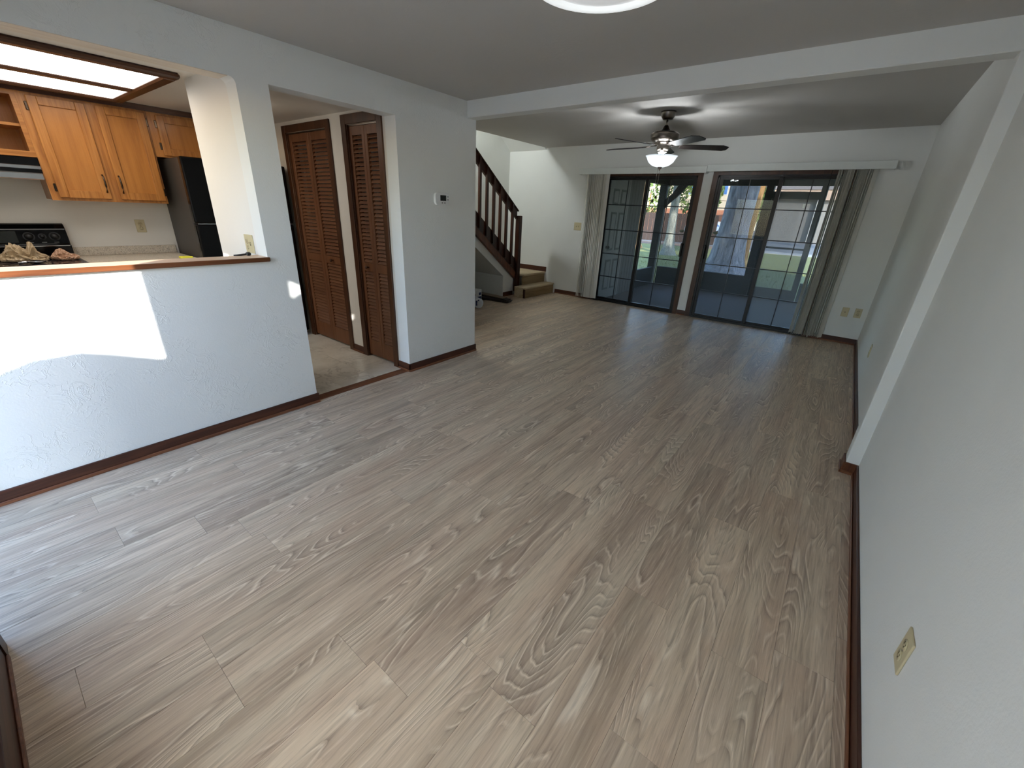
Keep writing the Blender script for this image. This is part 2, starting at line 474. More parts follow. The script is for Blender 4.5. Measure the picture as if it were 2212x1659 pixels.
# ------------------------------------------------------------------ geometry helpers
class B:
    def __init__(s):
        s.bm = bmesh.new()
    def box(s, x0, x1, y0, y1, z0, z1, bev=0.0, seg=1, mi=0):
        bm = s.bm
        vs = [bm.verts.new((x, y, z)) for z in (z0, z1) for y in (y0, y1) for x in (x0, x1)]
        idx = [(0, 2, 3, 1), (4, 5, 7, 6), (0, 1, 5, 4), (2, 6, 7, 3), (0, 4, 6, 2), (1, 3, 7, 5)]
        fs = [bm.faces.new([vs[i] for i in q]) for q in idx]
        for f in fs:
            f.material_index = mi
        if bev > 0:
            es = list({e for f in fs for e in f.edges})
            r = bmesh.ops.bevel(bm, geom=es, offset=bev, segments=seg, affect='EDGES', profile=0.5)
            for f in r['faces']:
                f.material_index = mi
        return s
    def prism(s, poly, axis, a, b, bev=0.0, mi=0):
        """poly: 2-D points; axis 'x' -> (y,z), 'y' -> (x,z), 'z' -> (x,y)"""
        bm = s.bm
        def P(p, t):
            return {'x': (t, p[0], p[1]), 'y': (p[0], t, p[1]), 'z': (p[0], p[1], t)}[axis]
        A = [bm.verts.new(P(p, a)) for p in poly]
        C = [bm.verts.new(P(p, b)) for p in poly]
        n = len(poly)
        fs = [bm.faces.new(A[::-1]), bm.faces.new(C)]
        for i in range(n):
            fs.append(bm.faces.new((A[i], A[(i + 1) % n], C[(i + 1) % n], C[i])))
        bmesh.ops.recalc_face_normals(bm, faces=fs)
        for f in fs:
            f.material_index = mi
        if bev > 0:
            es = list({e for f in fs for e in f.edges})
            bmesh.ops.bevel(bm, geom=es, offset=bev, segments=1, affect='EDGES')
        return s
    def lathe(s, prof, c=(0, 0, 0), n=28, axis='z', mi=0, smooth=True):
        bm = s.bm
        rings = []
        for r, h in prof:
            ring = []
            for k in range(n if r > 1e-6 else 1):
                a = 2 * PI * k / n
                u, w = r * math.cos(a), r * math.sin(a)
                p = {'z': (u, w, h), 'x': (h, u, w), 'y': (w, h, u)}[axis]
                ring.append(bm.verts.new((c[0] + p[0], c[1] + p[1], c[2] + p[2])))
            rings.append(ring)
        for a, b in zip(rings, rings[1:]):
            for k in range(n):
                q = [a[k % len(a)], a[(k + 1) % len(a)], b[(k + 1) % len(b)], b[k % len(b)]]
                q2 = []
                for v in q:
                    if v not in q2:
                        q2.append(v)
                if len(q2) > 2:
                    f = bm.faces.new(q2)
                    f.smooth = smooth
                    f.material_index = mi
        for ring in (rings[0], rings[-1]):
            if len(ring) > 2:
                try:
                    f = bm.faces.new(ring)
                    f.material_index = mi
                except Exception:
                    pass
        return s
    def tube(s, pts, r, n=8, mi=0):
        bm = s.bm
        rr = r if isinstance(r, (list, tuple)) else [r] * len(pts)
        pts = [Vector(p) for p in pts]
        rings = []
        for i, p in enumerate(pts):
            d = (pts[min(i + 1, len(pts) - 1)] - pts[max(i - 1, 0)]).normalized()
            q = Vector((0, 0, 1)) if abs(d.z) < 0.9 else Vector((1, 0, 0))
            u = d.cross(q).normalized()
            w = d.cross(u)
            rings.append([bm.verts.new(p + (u * math.cos(2 * PI * k / n) + w * math.sin(2 * PI * k / n)) * rr[i]) for k in range(n)])
        for a, b in zip(rings, rings[1:]):
            for k in range(n):
                f = bm.faces.new((a[k], a[(k + 1) % n], b[(k + 1) % n], b[k]))
                f.smooth = True
                f.material_index = mi
        for g in (rings[0][::-1], rings[-1]):
            f = bm.faces.new(g)
            f.material_index = mi
        return s
    def quad(s, pts, mi=0):
        f = s.bm.faces.new([s.bm.verts.new(p) for p in pts])
        f.material_index = mi
        return s
    def xf(s, mat):
        bmesh.ops.transform(s.bm, matrix=mat, verts=s.bm.verts)
        return s

def root_loc(o):
    v = Vector((0, 0, 0))
    while o:
        v += o.location
        o = o.parent
    return v

def obj(name, b, m, parent=None, loc=None):
    """world-space builder -> one mesh object (origin at its parent's, or at loc)"""
    me = bpy.data.meshes.new(name)
    base = root_loc(parent) if parent else Vector((0, 0, 0))
    if loc is not None:
        base = Vector(loc)
    if base.length:
        bmesh.ops.translate(b.bm, verts=b.bm.verts, vec=-base)
    bmesh.ops.recalc_face_normals(b.bm, faces=b.bm.faces)
    b.bm.to_mesh(me)
    b.bm.free()
    for k in (m if isinstance(m, (list, tuple)) else [m]):
        me.materials.append(k)
    o = bpy.data.objects.new(name, me)
    COL.objects.link(o)
    if parent:
        o.parent = parent
        if loc is not None:
            o.location = Vector(loc) - root_loc(parent)
    elif loc is not None:
        o.location = loc
    return o

def tag(o, label, cat, group=None, kind=None):
    o['label'] = label
    o['category'] = cat
    if group:
        o['group'] = group
    if kind:
        o['kind'] = kind
    return o

def thing(name, label, cat, loc=(0, 0, 0), group=None, kind=None):
    o = bpy.data.objects.new(name, None)
    o.empty_display_size = 0.1
    COL.objects.link(o)
    o.location = loc
    return tag(o, label, cat, group, kind)

def struct(name, b, m, label, cat, loc=None):
    return tag(obj(name, b, m, None, loc), label, cat, kind='structure')

def dup(o, parent=None):
    c = o.copy()
    COL.objects.link(c)
    c.parent = parent
    for ch in list(o.children):
        dup(ch, c)
    return c

# ------------------------------------------------------------------ key dimensions (metres)
XL, XL2 = -2.895, -3.025
XR, YF, YB = 0.411, 6.762, -0.30
ZN, ZF, ZK = 2.261, 2.44, 2.105
BY0, BY1, BZ = 3.009, 3.126, 2.135
Y2 = 2.25
XK = -5.32
XS, XW = -4.60, -5.40
PO0, PO1 = 1.187, 1.362

# ------------------------------------------------------------------ floors
flo = struct('floor', B().box(-5.5, 0.55, -0.45, 6.9, -0.2, -0.007), M['sub'],
             'greige oak-look plank floor of the living room', 'floor')
PW, PL = 0.178, 1.22
def plank_mesh(b, x0, x1, y0, y1):
    g = 0.00025
    b.box(x0 + g, x1 - g, y0 + g, y1 - g, -0.0065, 0.0, bev=0.0006)
full = None
known = {0.094: 2.47, -0.62: 0.70, -0.797: 0.466, -1.153: 0.135, -1.33: 0.135, -1.687: 0.485, -2.04: 0.325, -1.51: 1.06, -0.975: 1.66}
x1 = 0.183 + 2 * PW
rows = []
while x1 > -4.62:
    rows.append((x1 - PW, x1))
    x1 -= PW
for (a, b_x) in rows:
    xa, xb = max(a, -4.60), min(b_x, XR)
    if xb - xa < 0.01:
        continue
    cx = (a + b_x) / 2
    ph = None
    for k, v in known.items():
        if abs(k - cx) < 0.06:
            ph = v
    if ph is None:
        ph = random.uniform(0, PL)
    ylo = YB if cx > XL - 0.05 else BY1
    if cx < XL - 0.05 and cx > XL2 - 0.02:
        ylo = BY1
    y = ph - PL * math.ceil((ph - ylo) / PL)
    while y < YF:
        ya, yb = max(y, ylo), min(y + PL, YF + 0.02)
        y += PL
        if yb - ya < 0.02:
            continue
        if xa == a and xb == b_x and abs(yb - ya - PL) < 1e-4:
            if full is None:
                bb = B()
                plank_mesh(bb, 0, PW, 0, PL)
                full = obj('plank', bb, M['plank'], flo)
                full.location = (xa, ya, 0)
            else:
                c = full.copy()
                COL.objects.link(c)
                c.parent = flo
                c.location = (xa, ya, 0)
        else:
            bb = B()
            plank_mesh(bb, xa, xb, ya, yb)
            obj('plank', bb, M['plank'], flo, loc=(xa, ya, 0))
# marble tile in the hall and kitchen
kf = struct('floor_kitchen', B().box(-5.32, XL2 + 0.0, YB, Y2 + 0.8, -0.006, -0.002), M['grout'],
            'cream marble tile floor of the hall and kitchen', 'floor')
tl = None
TS = 0.3145
ys = [1.955 + TS * k for k in range(-8, 2)]
for j, y in enumerate(ys):
    x = XL2 - 0.0
    off = 0.5 * TS if j % 2 else 0.0
    xx = XL2 - 0.62 + off
    xs = [xx + TS * k for k in range(-8, 4)]
    for x in xs:
        xa, xb = max(x, -5.32), min(x + TS, -2.985)
        ya, yb = max(y, YB), min(y + TS, Y2 + 0.02)
        if xb - xa < 0.03 or yb - ya < 0.03:
            continue
        bb = B().box(xa + 0.0015, xb - 0.0015, ya + 0.0015, yb - 0.0015, -0.006, 0.001, bev=0.0008)
        obj('tile', bb, M['marble'], kf, loc=(xa, ya, 0))
struct('trim_1', B().prism([(-3.0, -0.003), (-2.91, -0.003), (-2.91, 0.002), (-2.945, 0.009), (-2.99, 0.008)], 'y', PO1 + 0.012, Y2 - 0.002),
       M['shoe'], 'brown wood reducer strip across the hall doorway', 'threshold')

# ------------------------------------------------------------------ walls
b = B()
b.box(XL2, XL, YB, PO0, 0, 1.057)
b.box(XL2, XL, PO0, PO1, 0, ZN)
b.box(XL2, XL, YB, PO0, 2.029, ZN)
b.box(XL2, XL, PO1, Y2, 2.0314, ZN)
b.box(XL2, XL, Y2, BY1, 0, ZF)
b.box(XL2, XL, YB - 0.15, YB, 0, ZN)
r = 0.035   # rounded corner of the pass-through
pts = [(PO0, 2.03), (PO0, 2.03 - r)] + [(PO0 - r + r * math.cos(t), 2.03 - r + r * math.sin(t)) for t in [PI / 2 * k / 6 for k in range(7)]]
b.prism(pts[:2] + pts[3:], 'x', XL2, XL)
struct('wall_left', b, M['wall_swirl'], 'white half wall with the kitchen pass-through and hall doorway', 'wall')
struct('trim_6', B().box(XL2 + 0.001, XL - 0.002, YB, PO0 - 0.034, 2.0268, 2.029), M['soffit'], 'painted board with knots showing under the pass-through header', 'trim')
struct('wall_partition', B().box(-3.645, XL2, PO0, PO1, 0, ZK), M['offwhite'], 'short cream wall between pass-through and hall', 'wall')
b = B()
for x0, x1_ in ((-5.32, -4.567), (-3.85, -3.537), (-3.114, XL2)):
    b.box(x0, x1_, Y2, Y2 + 0.1, 0, 2.012)
b.box(-5.32, XL2, Y2, Y2 + 0.1, 2.012, ZK + 0.01)
struct('wall_closet', b, M['cream'], 'white hall wall holding the two louvered closets', 'wall')
b = B()
b.box(-4.6, XL2, 3.02, BY1, 0, ZF)
b.box(-4.6, -4.5, Y2 + 0.1, 3.02, 0, ZF)
b.box(-3.72, -3.66, Y2 + 0.1, 3.02, 0, ZF)
struct('wall_closet_back', b, M['wall'], 'white wall behind the hall closets', 'wall')
struct('wall_kitchen', B().box(XK - 0.13, XK, -0.45, Y2 + 0.1, 0, 2.3), M['cream'], 'cream kitchen wall behind the stove', 'wall')
b = B()
b.box(-5.45, -2.88, -0.45, YB, 0, ZF)
WX0, WX1, WZ0, WZ1 = -1.30, 0.35, 0.50, 1.935
b.box(-1.87, WX0, -0.45, YB, 0, ZF)
b.box(WX1, 0.55, -0.45, YB, 0, ZF)
b.box(WX0, WX1, -0.45, YB, 0, WZ0)
b.box(WX0, WX1, -0.45, YB, WZ1, ZF)
b.box(-2.88, -1.87, -0.45, YB, 2.04, ZF)
struct('wall_back', b, M['wall'], 'white wall with the front doorway behind the viewer', 'wall')
struct('wall_right', B().box(XR, 0.55, YB, 6.9, 0, 2.6), M['wall'], 'long white wall on the right of the room', 'wall')
struct('pillar', B().box(XR - 0.064, XR + 0.01, BY0, BY1, 0, BZ + 0.002, bev=0.006, seg=2), M['wall'],
       'shallow white pilaster carrying the beam on the right wall', 'pillar')
struct('beam', B().box(XL, XR, BY0, BY1, BZ, ZF, bev=0.004), M['wall'], 'white dropped beam crossing the ceiling', 'beam')
b = B()
yo = YF + 0.14
b.box(-5.53, -3.40, YF, yo, 0, 3.2)
b.box(-1.955, -1.69, YF, yo, 0, 3.2)
b.box(-0.19, 0.55, YF, yo, 0, 3.2)
b.box(-3.40, -1.955, YF, yo, 1.984, 3.2)
b.box(-1.69, -0.19, YF, yo, 1.984, 3.2)
struct('wall_far', b, M['wall'], 'white far wall with the two patio doors', 'wall')
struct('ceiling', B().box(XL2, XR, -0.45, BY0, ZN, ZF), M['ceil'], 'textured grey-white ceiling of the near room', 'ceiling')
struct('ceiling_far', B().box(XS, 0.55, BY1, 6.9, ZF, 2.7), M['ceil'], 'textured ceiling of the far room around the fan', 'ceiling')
struct('ceiling_kitchen', B().box(-5.45, XL2, -0.45, Y2 + 0.9, ZK, 2.3), M['cream'], 'low cream ceiling of kitchen and hall', 'ceiling')
# stair well shell
struct('wall_stairwell', B().box(XW - 0.13, XW, 2.3, 6.9, 0, 5.6), M['wall'], 'tall white wall on the left of the stairs', 'wall')
struct('wall_upper', B().box(XS, XS + 0.12, 2.3, 6.76, 2.70, 5.6), M['wall'], 'white upper wall above the stairs opening', 'wall')
struct('wall_landing', B().box(XW, XS, 2.2, 2.32, 2.3, 5.6), M['wall'], 'white wall at the top of the stairs', 'wall')
b = B()
b.prism([(6.762, 2.405), (3.2, 5.0), (2.3, 5.0), (2.3, 5.15), (3.25, 5.15), (6.762, 2.56)], 'x', XW, XS)
struct('ceiling_stairs', b, M['wall'], 'sloped white ceiling above the stairs', 'ceiling')

# outer shell of an assumed house row, added to shade the back yard
b = B()
b.box(-12, 9.2, -0.6, 7.0, 7.6, 7.8)
struct('roof', b, M['roofm'], 'flat roof over an assumed house row, added to block the sun', 'roof')
b = B()
b.box(-12, 9.2, -0.6, -0.46, 2.44, 7.6)
b.box(0.55, 9.2, -0.6, -0.46, -0.1, 2.44)
b.box(-12, -5.45, -0.6, -0.46, -0.1, 2.44)
b.box(9.06, 9.2, -0.46, 7.0, -0.1, 7.6)
b.box(-12, -11.86, -0.46, 7.0, -0.1, 7.6)
b.box(-12, 9.2, 6.91, 7.0, 3.0, 7.6)
b.box(0.56, 9.2, 6.91, 7.0, -0.1, 3.0)
b.box(-12, -5.54, 6.91, 7.0, -0.1, 3.0)
struct('wall_outer', b, M['extwall'], 'outer walls of an assumed house row, added to block the sun', 'wall')

# ------------------------------------------------------------------ baseboards: board plus lighter shoe moulding
def base_x(name, x0, x1, y, s, label, h=0.074, t=0.011):
    """runs along x at wall plane y, projecting to s (+1/-1) in y"""
    lo, hi = sorted((y, y + s * t))
    o = struct(name, B().box(x0, x1, lo, hi, 0.0, h, bev=0.002), M['trim_x'], label, 'baseboard')
    lo, hi = sorted((y + s * t, y + s * (t + 0.008)))
    obj('shoe_moulding', B().box(x0, x1, lo, hi, 0.0, 0.020, bev=0.003), M['shoe'], o)
    return o
def base_y(name, y0, y1, x, s, label, h=0.074, t=0.011, e0=0, e1=0):
    lo, hi = sorted((x, x + s * t))
    o = struct(name, B().box(lo, hi, y0, y1, 0.0, h, bev=0.002), M['trim'], label, 'baseboard')
    lo, hi = sorted((x + s * t, x + s * (t + 0.008)))
    obj('shoe_moulding', B().box(lo, hi, y0, y1, 0.0, 0.020, bev=0.003), M['shoe'], o)
    return o
base_y('baseboard_left', YB, PO1 + 0.011, XL, 1, 'mahogany baseboard along the half wall')
base_x('baseboard_jamb', XL2 - 0.02, XL + 0.011, Y2, -1, 'short mahogany baseboard on the right doorway jamb')
base_y('baseboard_corner', Y2 - 0.011, BY1 + 0.011, XL, 1, 'mahogany baseboard under the thermostat')
base_x('baseboard_end', -4.58, XL + 0.011, BY1, 1, 'mahogany baseboard round the wall end toward the stairs')
base_x('baseboard_hall', -3.788, -3.602, Y2, -1, 'mahogany baseboard between the two closets')
base_x('baseboard_far', -4.195, -3.46, YF, -1, 'mahogany baseboard between stairs and left blinds')
base_x('baseboard_mullion', -1.888, -1.757, YF, -1, 'mahogany baseboard between the two patio doors')
base_x('baseboard_farright', -0.115, XR, YF, -1, 'mahogany baseboard under the paired low wall plates')
base_y('baseboard_rightfar', BY1 + 0.011, YF, XR, -1, 'mahogany baseboard on the right wall beyond the pilaster')
base_y('baseboard_right', YB, BY0 - 0.011, XR, -1, 'mahogany baseboard on the near right wall')
base_x('baseboard_back', -1.80, XR, YB, 1, 'mahogany baseboard on the wall behind the viewer', h=0.14)
o = struct('baseboard_pilaster', B().box(XR - 0.064 - 0.011, XR - 0.064, BY0 - 0.011, BY1 + 0.011, 0, 0.074, bev=0.002)
           .box(XR - 0.064, XR, BY0 - 0.011, BY0, 0, 0.074, bev=0.002).box(XR - 0.064, XR, BY1, BY1 + 0.011, 0, 0.074, bev=0.002),
           M['trim_z'], 'mahogany base wrapping the white pilaster', 'baseboard')
obj('shoe_moulding', B().box(XR - 0.083, XR - 0.075, BY0 - 0.019, BY1 + 0.019, 0, 0.02, bev=0.003)
    .box(XR - 0.075, XR - 0.011, BY0 - 0.019, BY0 - 0.011, 0, 0.02, bev=0.003), M['shoe'], o)

# ------------------------------------------------------------------ front doorway behind the viewer
b = B()
b.box(-2.88, -2.855, -0.45, -0.30, 0, 2.04)
b.box(-1.905, -1.87, -0.45, -0.30, 0, 2.04)
b.box(-2.88, -1.87, -0.45, -0.30, 1.965, 2.04)
b.box(-1.87, -1.80, -0.30, -0.285, 0, 2.11)
b.box(-2.88, -1.87, -0.30, -0.285, 2.04, 2.11)
struct('door_7', b, M['casing'], 'open front doorway with brown frame', 'door')

t = thing('window_1', 'white-framed front window behind the viewer', 'window', ((WX0 + WX1) / 2, -0.38, WZ0), kind='structure')
b = B()
b.box(WX0, WX0 + 0.04, -0.42, -0.34, WZ0, WZ1)
b.box(WX1 - 0.04, WX1, -0.42, -0.34, WZ0, WZ1)
b.box(WX0 + 0.04, WX1 - 0.04, -0.42, -0.34, WZ0, WZ0 + 0.04)
b.box(WX0 + 0.04, WX1 - 0.04, -0.42, -0.34, WZ1 - 0.04, WZ1)
b.box(-0.455, -0.415, -0.41, -0.35, WZ0 + 0.04, WZ1 - 0.04)
obj('window_frame', b, M['ext_white'], t)
for x0, x1_ in ((WX0 + 0.04, -0.455), (-0.415, WX1 - 0.04)):
    obj('glass_pane', B().box(x0, x1_, -0.382, -0.378, WZ0 + 0.04, WZ1 - 0.04), M['glass_front'], t)
obj('sill', B().box(WX0 - 0.03, WX1 + 0.03, -0.299, -0.255, WZ0 - 0.06, WZ0 - 0.035), M['ext_white'], t)

t = thing('added_sheer_curtain', 'sheer curtain added to soften the window light, top corner cut for a sun spot', 'curtain', (-0.43, -0.29, 1.95))  # added over the unseen window to diffuse its light
q = B()
n_ = 60
cols = []
for k in range(n_ + 1):
    x = WX0 + 0.005 + (WX1 - WX0 + 0.0) * k / n_
    y = -0.325 + 0.012 * math.sin(k * 1.9)
    zt = min(1.965, 1.75 + (x - WX0 - 0.04) * 0.9) if x < WX0 + 0.28 else 1.965  # corner lowered to let the small sun spots through
    cols.append((q.bm.verts.new((x, y, WZ0 - 0.03)), q.bm.verts.new((x, y, zt))))
for a, c in zip(cols, cols[1:]):
    q.bm.faces.new((a[0], c[0], c[1], a[1])).smooth = True
obj('sheer_panel', q, M['sheer'], t)
sh_ = thing('added_roller_shade', 'opaque white shade added over the upper front window to cut its light', 'shade', (-0.35, -0.30, 1.9))  # added to keep window light off the upper left wall
obj('shade_cloth', B().box(-1.01, WX1 - 0.005, -0.303, -0.3015, 1.12, 1.93), M['ext_white'], sh_)
obj('hem_bar', B().box(-1.01, WX1 - 0.005, -0.307, -0.2975, 1.10, 1.12), M['ext_white'], sh_)
obj('rod', B().tube([(WX0 - 0.05, -0.283, 1.985), (WX1 + 0.04, -0.283, 1.985)], 0.009, 10), M['ext_white'], t)

# ------------------------------------------------------------------ patio doors
def patio_door(name, x0, x1, xs, slide_right, label, glass_l, glass_r, handle, decal):
    """outer frame x0..x1, centre stile xs; two sashes of 2 x 5 lites"""
    t = thing(name, label, 'door', ((x0 + x1) / 2, YF, 0), kind='structure')
    b = B()
    b.box(x0, x0 + 0.028, YF + 0.005, YF + 0.13, 0, 1.984)
    b.box(x1 - 0.028, x1, YF + 0.005, YF + 0.13, 0, 1.984)
    b.box(x0, x1, YF + 0.005, YF + 0.13, 1.958, 1.984)
    b.box(x0, x1, YF - 0.01, YF + 0.13, 0.0, 0.03)
    obj('door_frame', b, M['bronze'], t)
    for side in (0, 1):
        inner = (side == 1) == slide_right      # the sliding sash runs on the inner track
        yc = YF + (0.035 if inner else 0.075)
        a, c = (x0 + 0.028, xs + 0.026) if side == 0 else (xs - 0.026, x1 - 0.028)
        g0, g1 = (x0 + 0.066, xs - 0.022) if side == 0 else (xs + 0.022, x1 - 0.058)
        b = B()
        b.box(a, g0, yc - 0.016, yc + 0.016, 0.03, 1.958, bev=0.002)
        b.box(g1, c, yc - 0.016, yc + 0.016, 0.03, 1.958, bev=0.002)
        b.box(g0, g1, yc - 0.016, yc + 0.016, 0.03, 0.058)
        b.box(g0, g1, yc - 0.016, yc + 0.016, 1.932, 1.958)
        s = obj('sash', b, M['bronze'], t)
        obj('glass_pane', B().box(g0, g1, yc - 0.002, yc + 0.002, 0.058, 1.932), glass_r if side else glass_l, s)
        for z in (0.421, 0.804, 1.187, 1.57):
            obj('muntin', B().box(g0, g1, yc - 0.008, yc + 0.008, z - 0.006, z + 0.006), M['bronze'], s)
        gm = (g0 + g1) / 2
        obj('muntin', B().box(gm - 0.005, gm + 0.005, yc - 0.0075, yc + 0.0075, 0.058, 1.932), M['bronze'], s)
        if handle[0] == side:
            hx = handle[1]
            obj('handle', B().box(hx - 0.012, hx + 0.012, yc - 0.055, yc - 0.016, 0.88, 0.90).box(hx - 0.012, hx + 0.012, yc - 0.055, yc - 0.016, 1.04, 1.06)
                .box(hx - 0.014, hx + 0.014, yc - 0.07, yc - 0.052, 0.87, 1.07, bev=0.006), M['blackmatte'], s)
            obj('latch', B().box(hx + handle[2], hx + handle[2] + 0.012, yc - 0.022, yc - 0.016, 0.95, 1.0), M['chrome'], s)
        if decal[0] == side:
            dx, dz = decal[1], decal[2]
            q = B()
            q.lathe([(0, yc - 0.0032), (0.034, yc - 0.0032), (0.034, yc - 0.0022), (0, yc - 0.0022)], (dx, 0, dz), 24, 'y')
            for v in q.bm.verts:
                v.co.z = dz + (v.co.z - dz) * 0.62
            obj('decal', q, M['decal'], s)
    return t
patio_door('door_1', -3.400, -1.955, -2.705, True, 'sliding patio door behind the ceiling fan', M['glass_dim'], M['glass'], (1, -2.0, 0.03), (1, -2.056, 1.237))
patio_door('door_2', -1.690, -0.190, -0.925, False, 'sliding patio door beside the right stack of blinds', M['glass'], M['glass_hazy'], (0, -1.668, -0.02), (0, -1.575, 1.24))
# casings
b = B()
b.box(-3.465, -3.40, YF - 0.016, YF, 0, 1.984)
b.box(-1.955, -1.888, YF - 0.016, YF, 0, 1.984)
b.box(-3.465, -1.888, YF - 0.016, YF, 1.984, 2.05)
struct('trim_2', b, M['casing'], 'brown wood casing round the left patio door', 'casing')
b = B()
b.box(-1.757, -1.69, YF - 0.016, YF, 0, 1.984)
b.box(-0.19, -0.125, YF - 0.016, YF, 0, 1.984)
b.box(-1.757, -0.125, YF - 0.016, YF, 1.984, 2.05)
struct('trim_3', b, M['casing'], 'brown wood casing round the right patio door', 'casing')

# ------------------------------------------------------------------ vertical blinds
def blinds(x0, x1, va0, va1, n, vz, label, wand, angs):
    t = thing('vertical_blind', label, 'blind', ((x0 + x1) / 2, YF, 2.05))
    b = B()
    b.box(va0, va1, YF - 0.115, YF - 0.107, vz, vz + 0.085, bev=0.002)
    b.box(va0, va0 + 0.006, YF - 0.107, YF, vz, vz + 0.085)
    b.box(va1 - 0.006, va1, YF - 0.107, YF, vz, vz + 0.085)
    obj('valance', b, M['valance'], t)
    obj('head_rail', B().box(va0 + 0.02, va1 - 0.02, YF - 0.085, YF - 0.035, vz + 0.02, vz + 0.06), M['white_pl'], t)
    for i in range(n):
        f = i / (n - 1)
        x = x0 + (x1 - x0) * f
        ang = math.radians(angs(f) + random.uniform(-4, 4))
        w, th = 0.089, 0.0012
        bm = B()
        pts, back = [], []
        for k in range(7):
            u = (k / 6 - 0.5) * w
            bow = 0.006 * (1 - (2 * k / 6 - 1) ** 2)
            pts.append((u, bow))
            back.append((u, bow + th))
        poly = pts + back[::-1]
        ca, sa = math.cos(ang), math.sin(ang)
        poly = [(x + p * ca - q * sa, YF - 0.062 + p * sa + q * ca) for p, q in poly]
        bm.prism(poly, 'z', 0.03 + random.uniform(0, 0.006), vz + 0.03)
        for fc in bm.bm.faces:
            fc.smooth = False
        obj('vane', bm, M['vinyl'], t)
    if wand is not None:
        obj('wand', B().tube([(wand, YF - 0.10, vz + 0.02), (wand + 0.004, YF - 0.10, 1.15)], 0.004, 6), M['blackmatte'], t)
    return t
blinds(-3.69, -3.345, -3.845, -1.832, 13, 2.006, 'off-white vertical blind drawn back beside the stairs, with its long valance', None,
       lambda f: 122 if f < 0.28 else (137 + 5 * math.sin(f * 14) if f < 0.95 else 6))
blinds(-0.325, 0.012, -1.828, 0.172, 15, 2.022, 'off-white vertical blind stacked at the right patio door, with its long valance', -0.40,
       lambda f: 74 + 9 * math.sin(f * 17) if f < 0.93 else 58)

# ------------------------------------------------------------------ louvered closet doors
slat_me = {}
def closet(name, xa, xb, label, cx0, cx1, ctop, knob_leaf):
    t = thing(name, label, 'door', ((xa + xb) / 2, Y2, 0), kind='structure')
    mid = (xa + xb) / 2
    for li, (a, c) in enumerate(((xa + 0.003, mid - 0.0015), (mid + 0.0015, xb - 0.003))):
        y0, y1 = Y2 + 0.015, Y2 + 0.043
        sw = 0.036 if (c - a) < 0.25 else 0.045
        b = B()
        b.box(a, a + sw, y0, y1, 0.02, 2.0, bev=0.002)
        b.box(c - sw, c, y0, y1, 0.02, 2.0, bev=0.002)
        for z0, z1 in ((0.02, 0.175), (0.845, 0.92), (1.935, 2.0)):
            b.box(a + sw, c - sw, y0 + 0.001, y1 - 0.001, z0, z1)
        leaf = obj('door_leaf', b, M['louver'], t)
        L = c - a - 2 * sw
        key = round(L, 4)
        for z0, n in ((0.175, 21), (0.92, 31)):
            zz1 = 0.845 if n == 21 else 1.935
            for k in range(n):
                z = z0 + (zz1 - z0) * (k + 0.5) / n
                loc = (a + sw, (y0 + y1) / 2, z)
                if key not in slat_me:
                    q = B().box(0, L, -0.0035, 0.0035, -0.016, 0.016, bev=0.0028)
                    q.xf(Matrix.Rotation(math.radians(-36), 4, 'X'))
                    so = obj('slat', q, M['slat'])
                    so.parent = leaf
                    slat_me[key] = so.data
                else:
                    so = bpy.data.objects.new('slat', slat_me[key])
                    COL.objects.link(so)
                    so.parent = leaf
                so.location = Vector(loc) - root_loc(t)
        if li == knob_leaf:
            kx = c - sw - 0.06 if li == 0 else a + sw + 0.055
            kx = (a + c) / 2
            obj('knob', B().lathe([(0.0, -0.034), (0.012, -0.033), (0.016, -0.026), (0.012, -0.018), (0.007, -0.012), (0.008, 0.0)], (kx, y0, 0.882), 14, 'y'), M['casing'], leaf)
    # casing boards on the wall
    b = B()
    b.box(cx0, xa, Y2 - 0.016, Y2 + 0.0, 0, ctop, bev=0.002)
    b.box(xb, cx1, Y2 - 0.016, Y2 + 0.0, 0, ctop, bev=0.002)
    b.box(xa, xb, Y2 - 0.016, Y2 + 0.0, 2.012, ctop, bev=0.002)
    b.box(xa - 0.001, xa + 0.0025, Y2, Y2 + 0.09, 0, 2.012)
    b.box(xb - 0.0025, xb + 0.001, Y2, Y2 + 0.09, 0, 2.012)
    obj('casing', b, M['casing'], t)
    obj('track', B().box(xa, xb, Y2 + 0.012, Y2 + 0.046, 2.002, 2.012), M['nickel'], t)
    return t
closet('door_3', -4.567, -3.85, 'wide louvered bifold closet door deeper in the hall', -4.632, -3.787, 2.072, 1)
closet('door_4', -3.537, -3.114, 'narrow louvered bifold closet door next to the thermostat wall', -3.602, -3.052, 2.082, 0)

# ------------------------------------------------------------------ pass-through ledge
t = thing('ledge', 'wood-edged ledge capping the kitchen half wall', 'ledge', (-2.95, 0.4, 1.057))
obj('ledge_top', B().box(-3.045, -2.884, YB, PO0, 1.057, 1.081, bev=0.002), M['ledge'], t)
obj('edge_band', B().box(-2.884, -2.872, YB, PO0 + 0.006, 1.055, 1.081, bev=0.003), M['ledge_edge'], t)

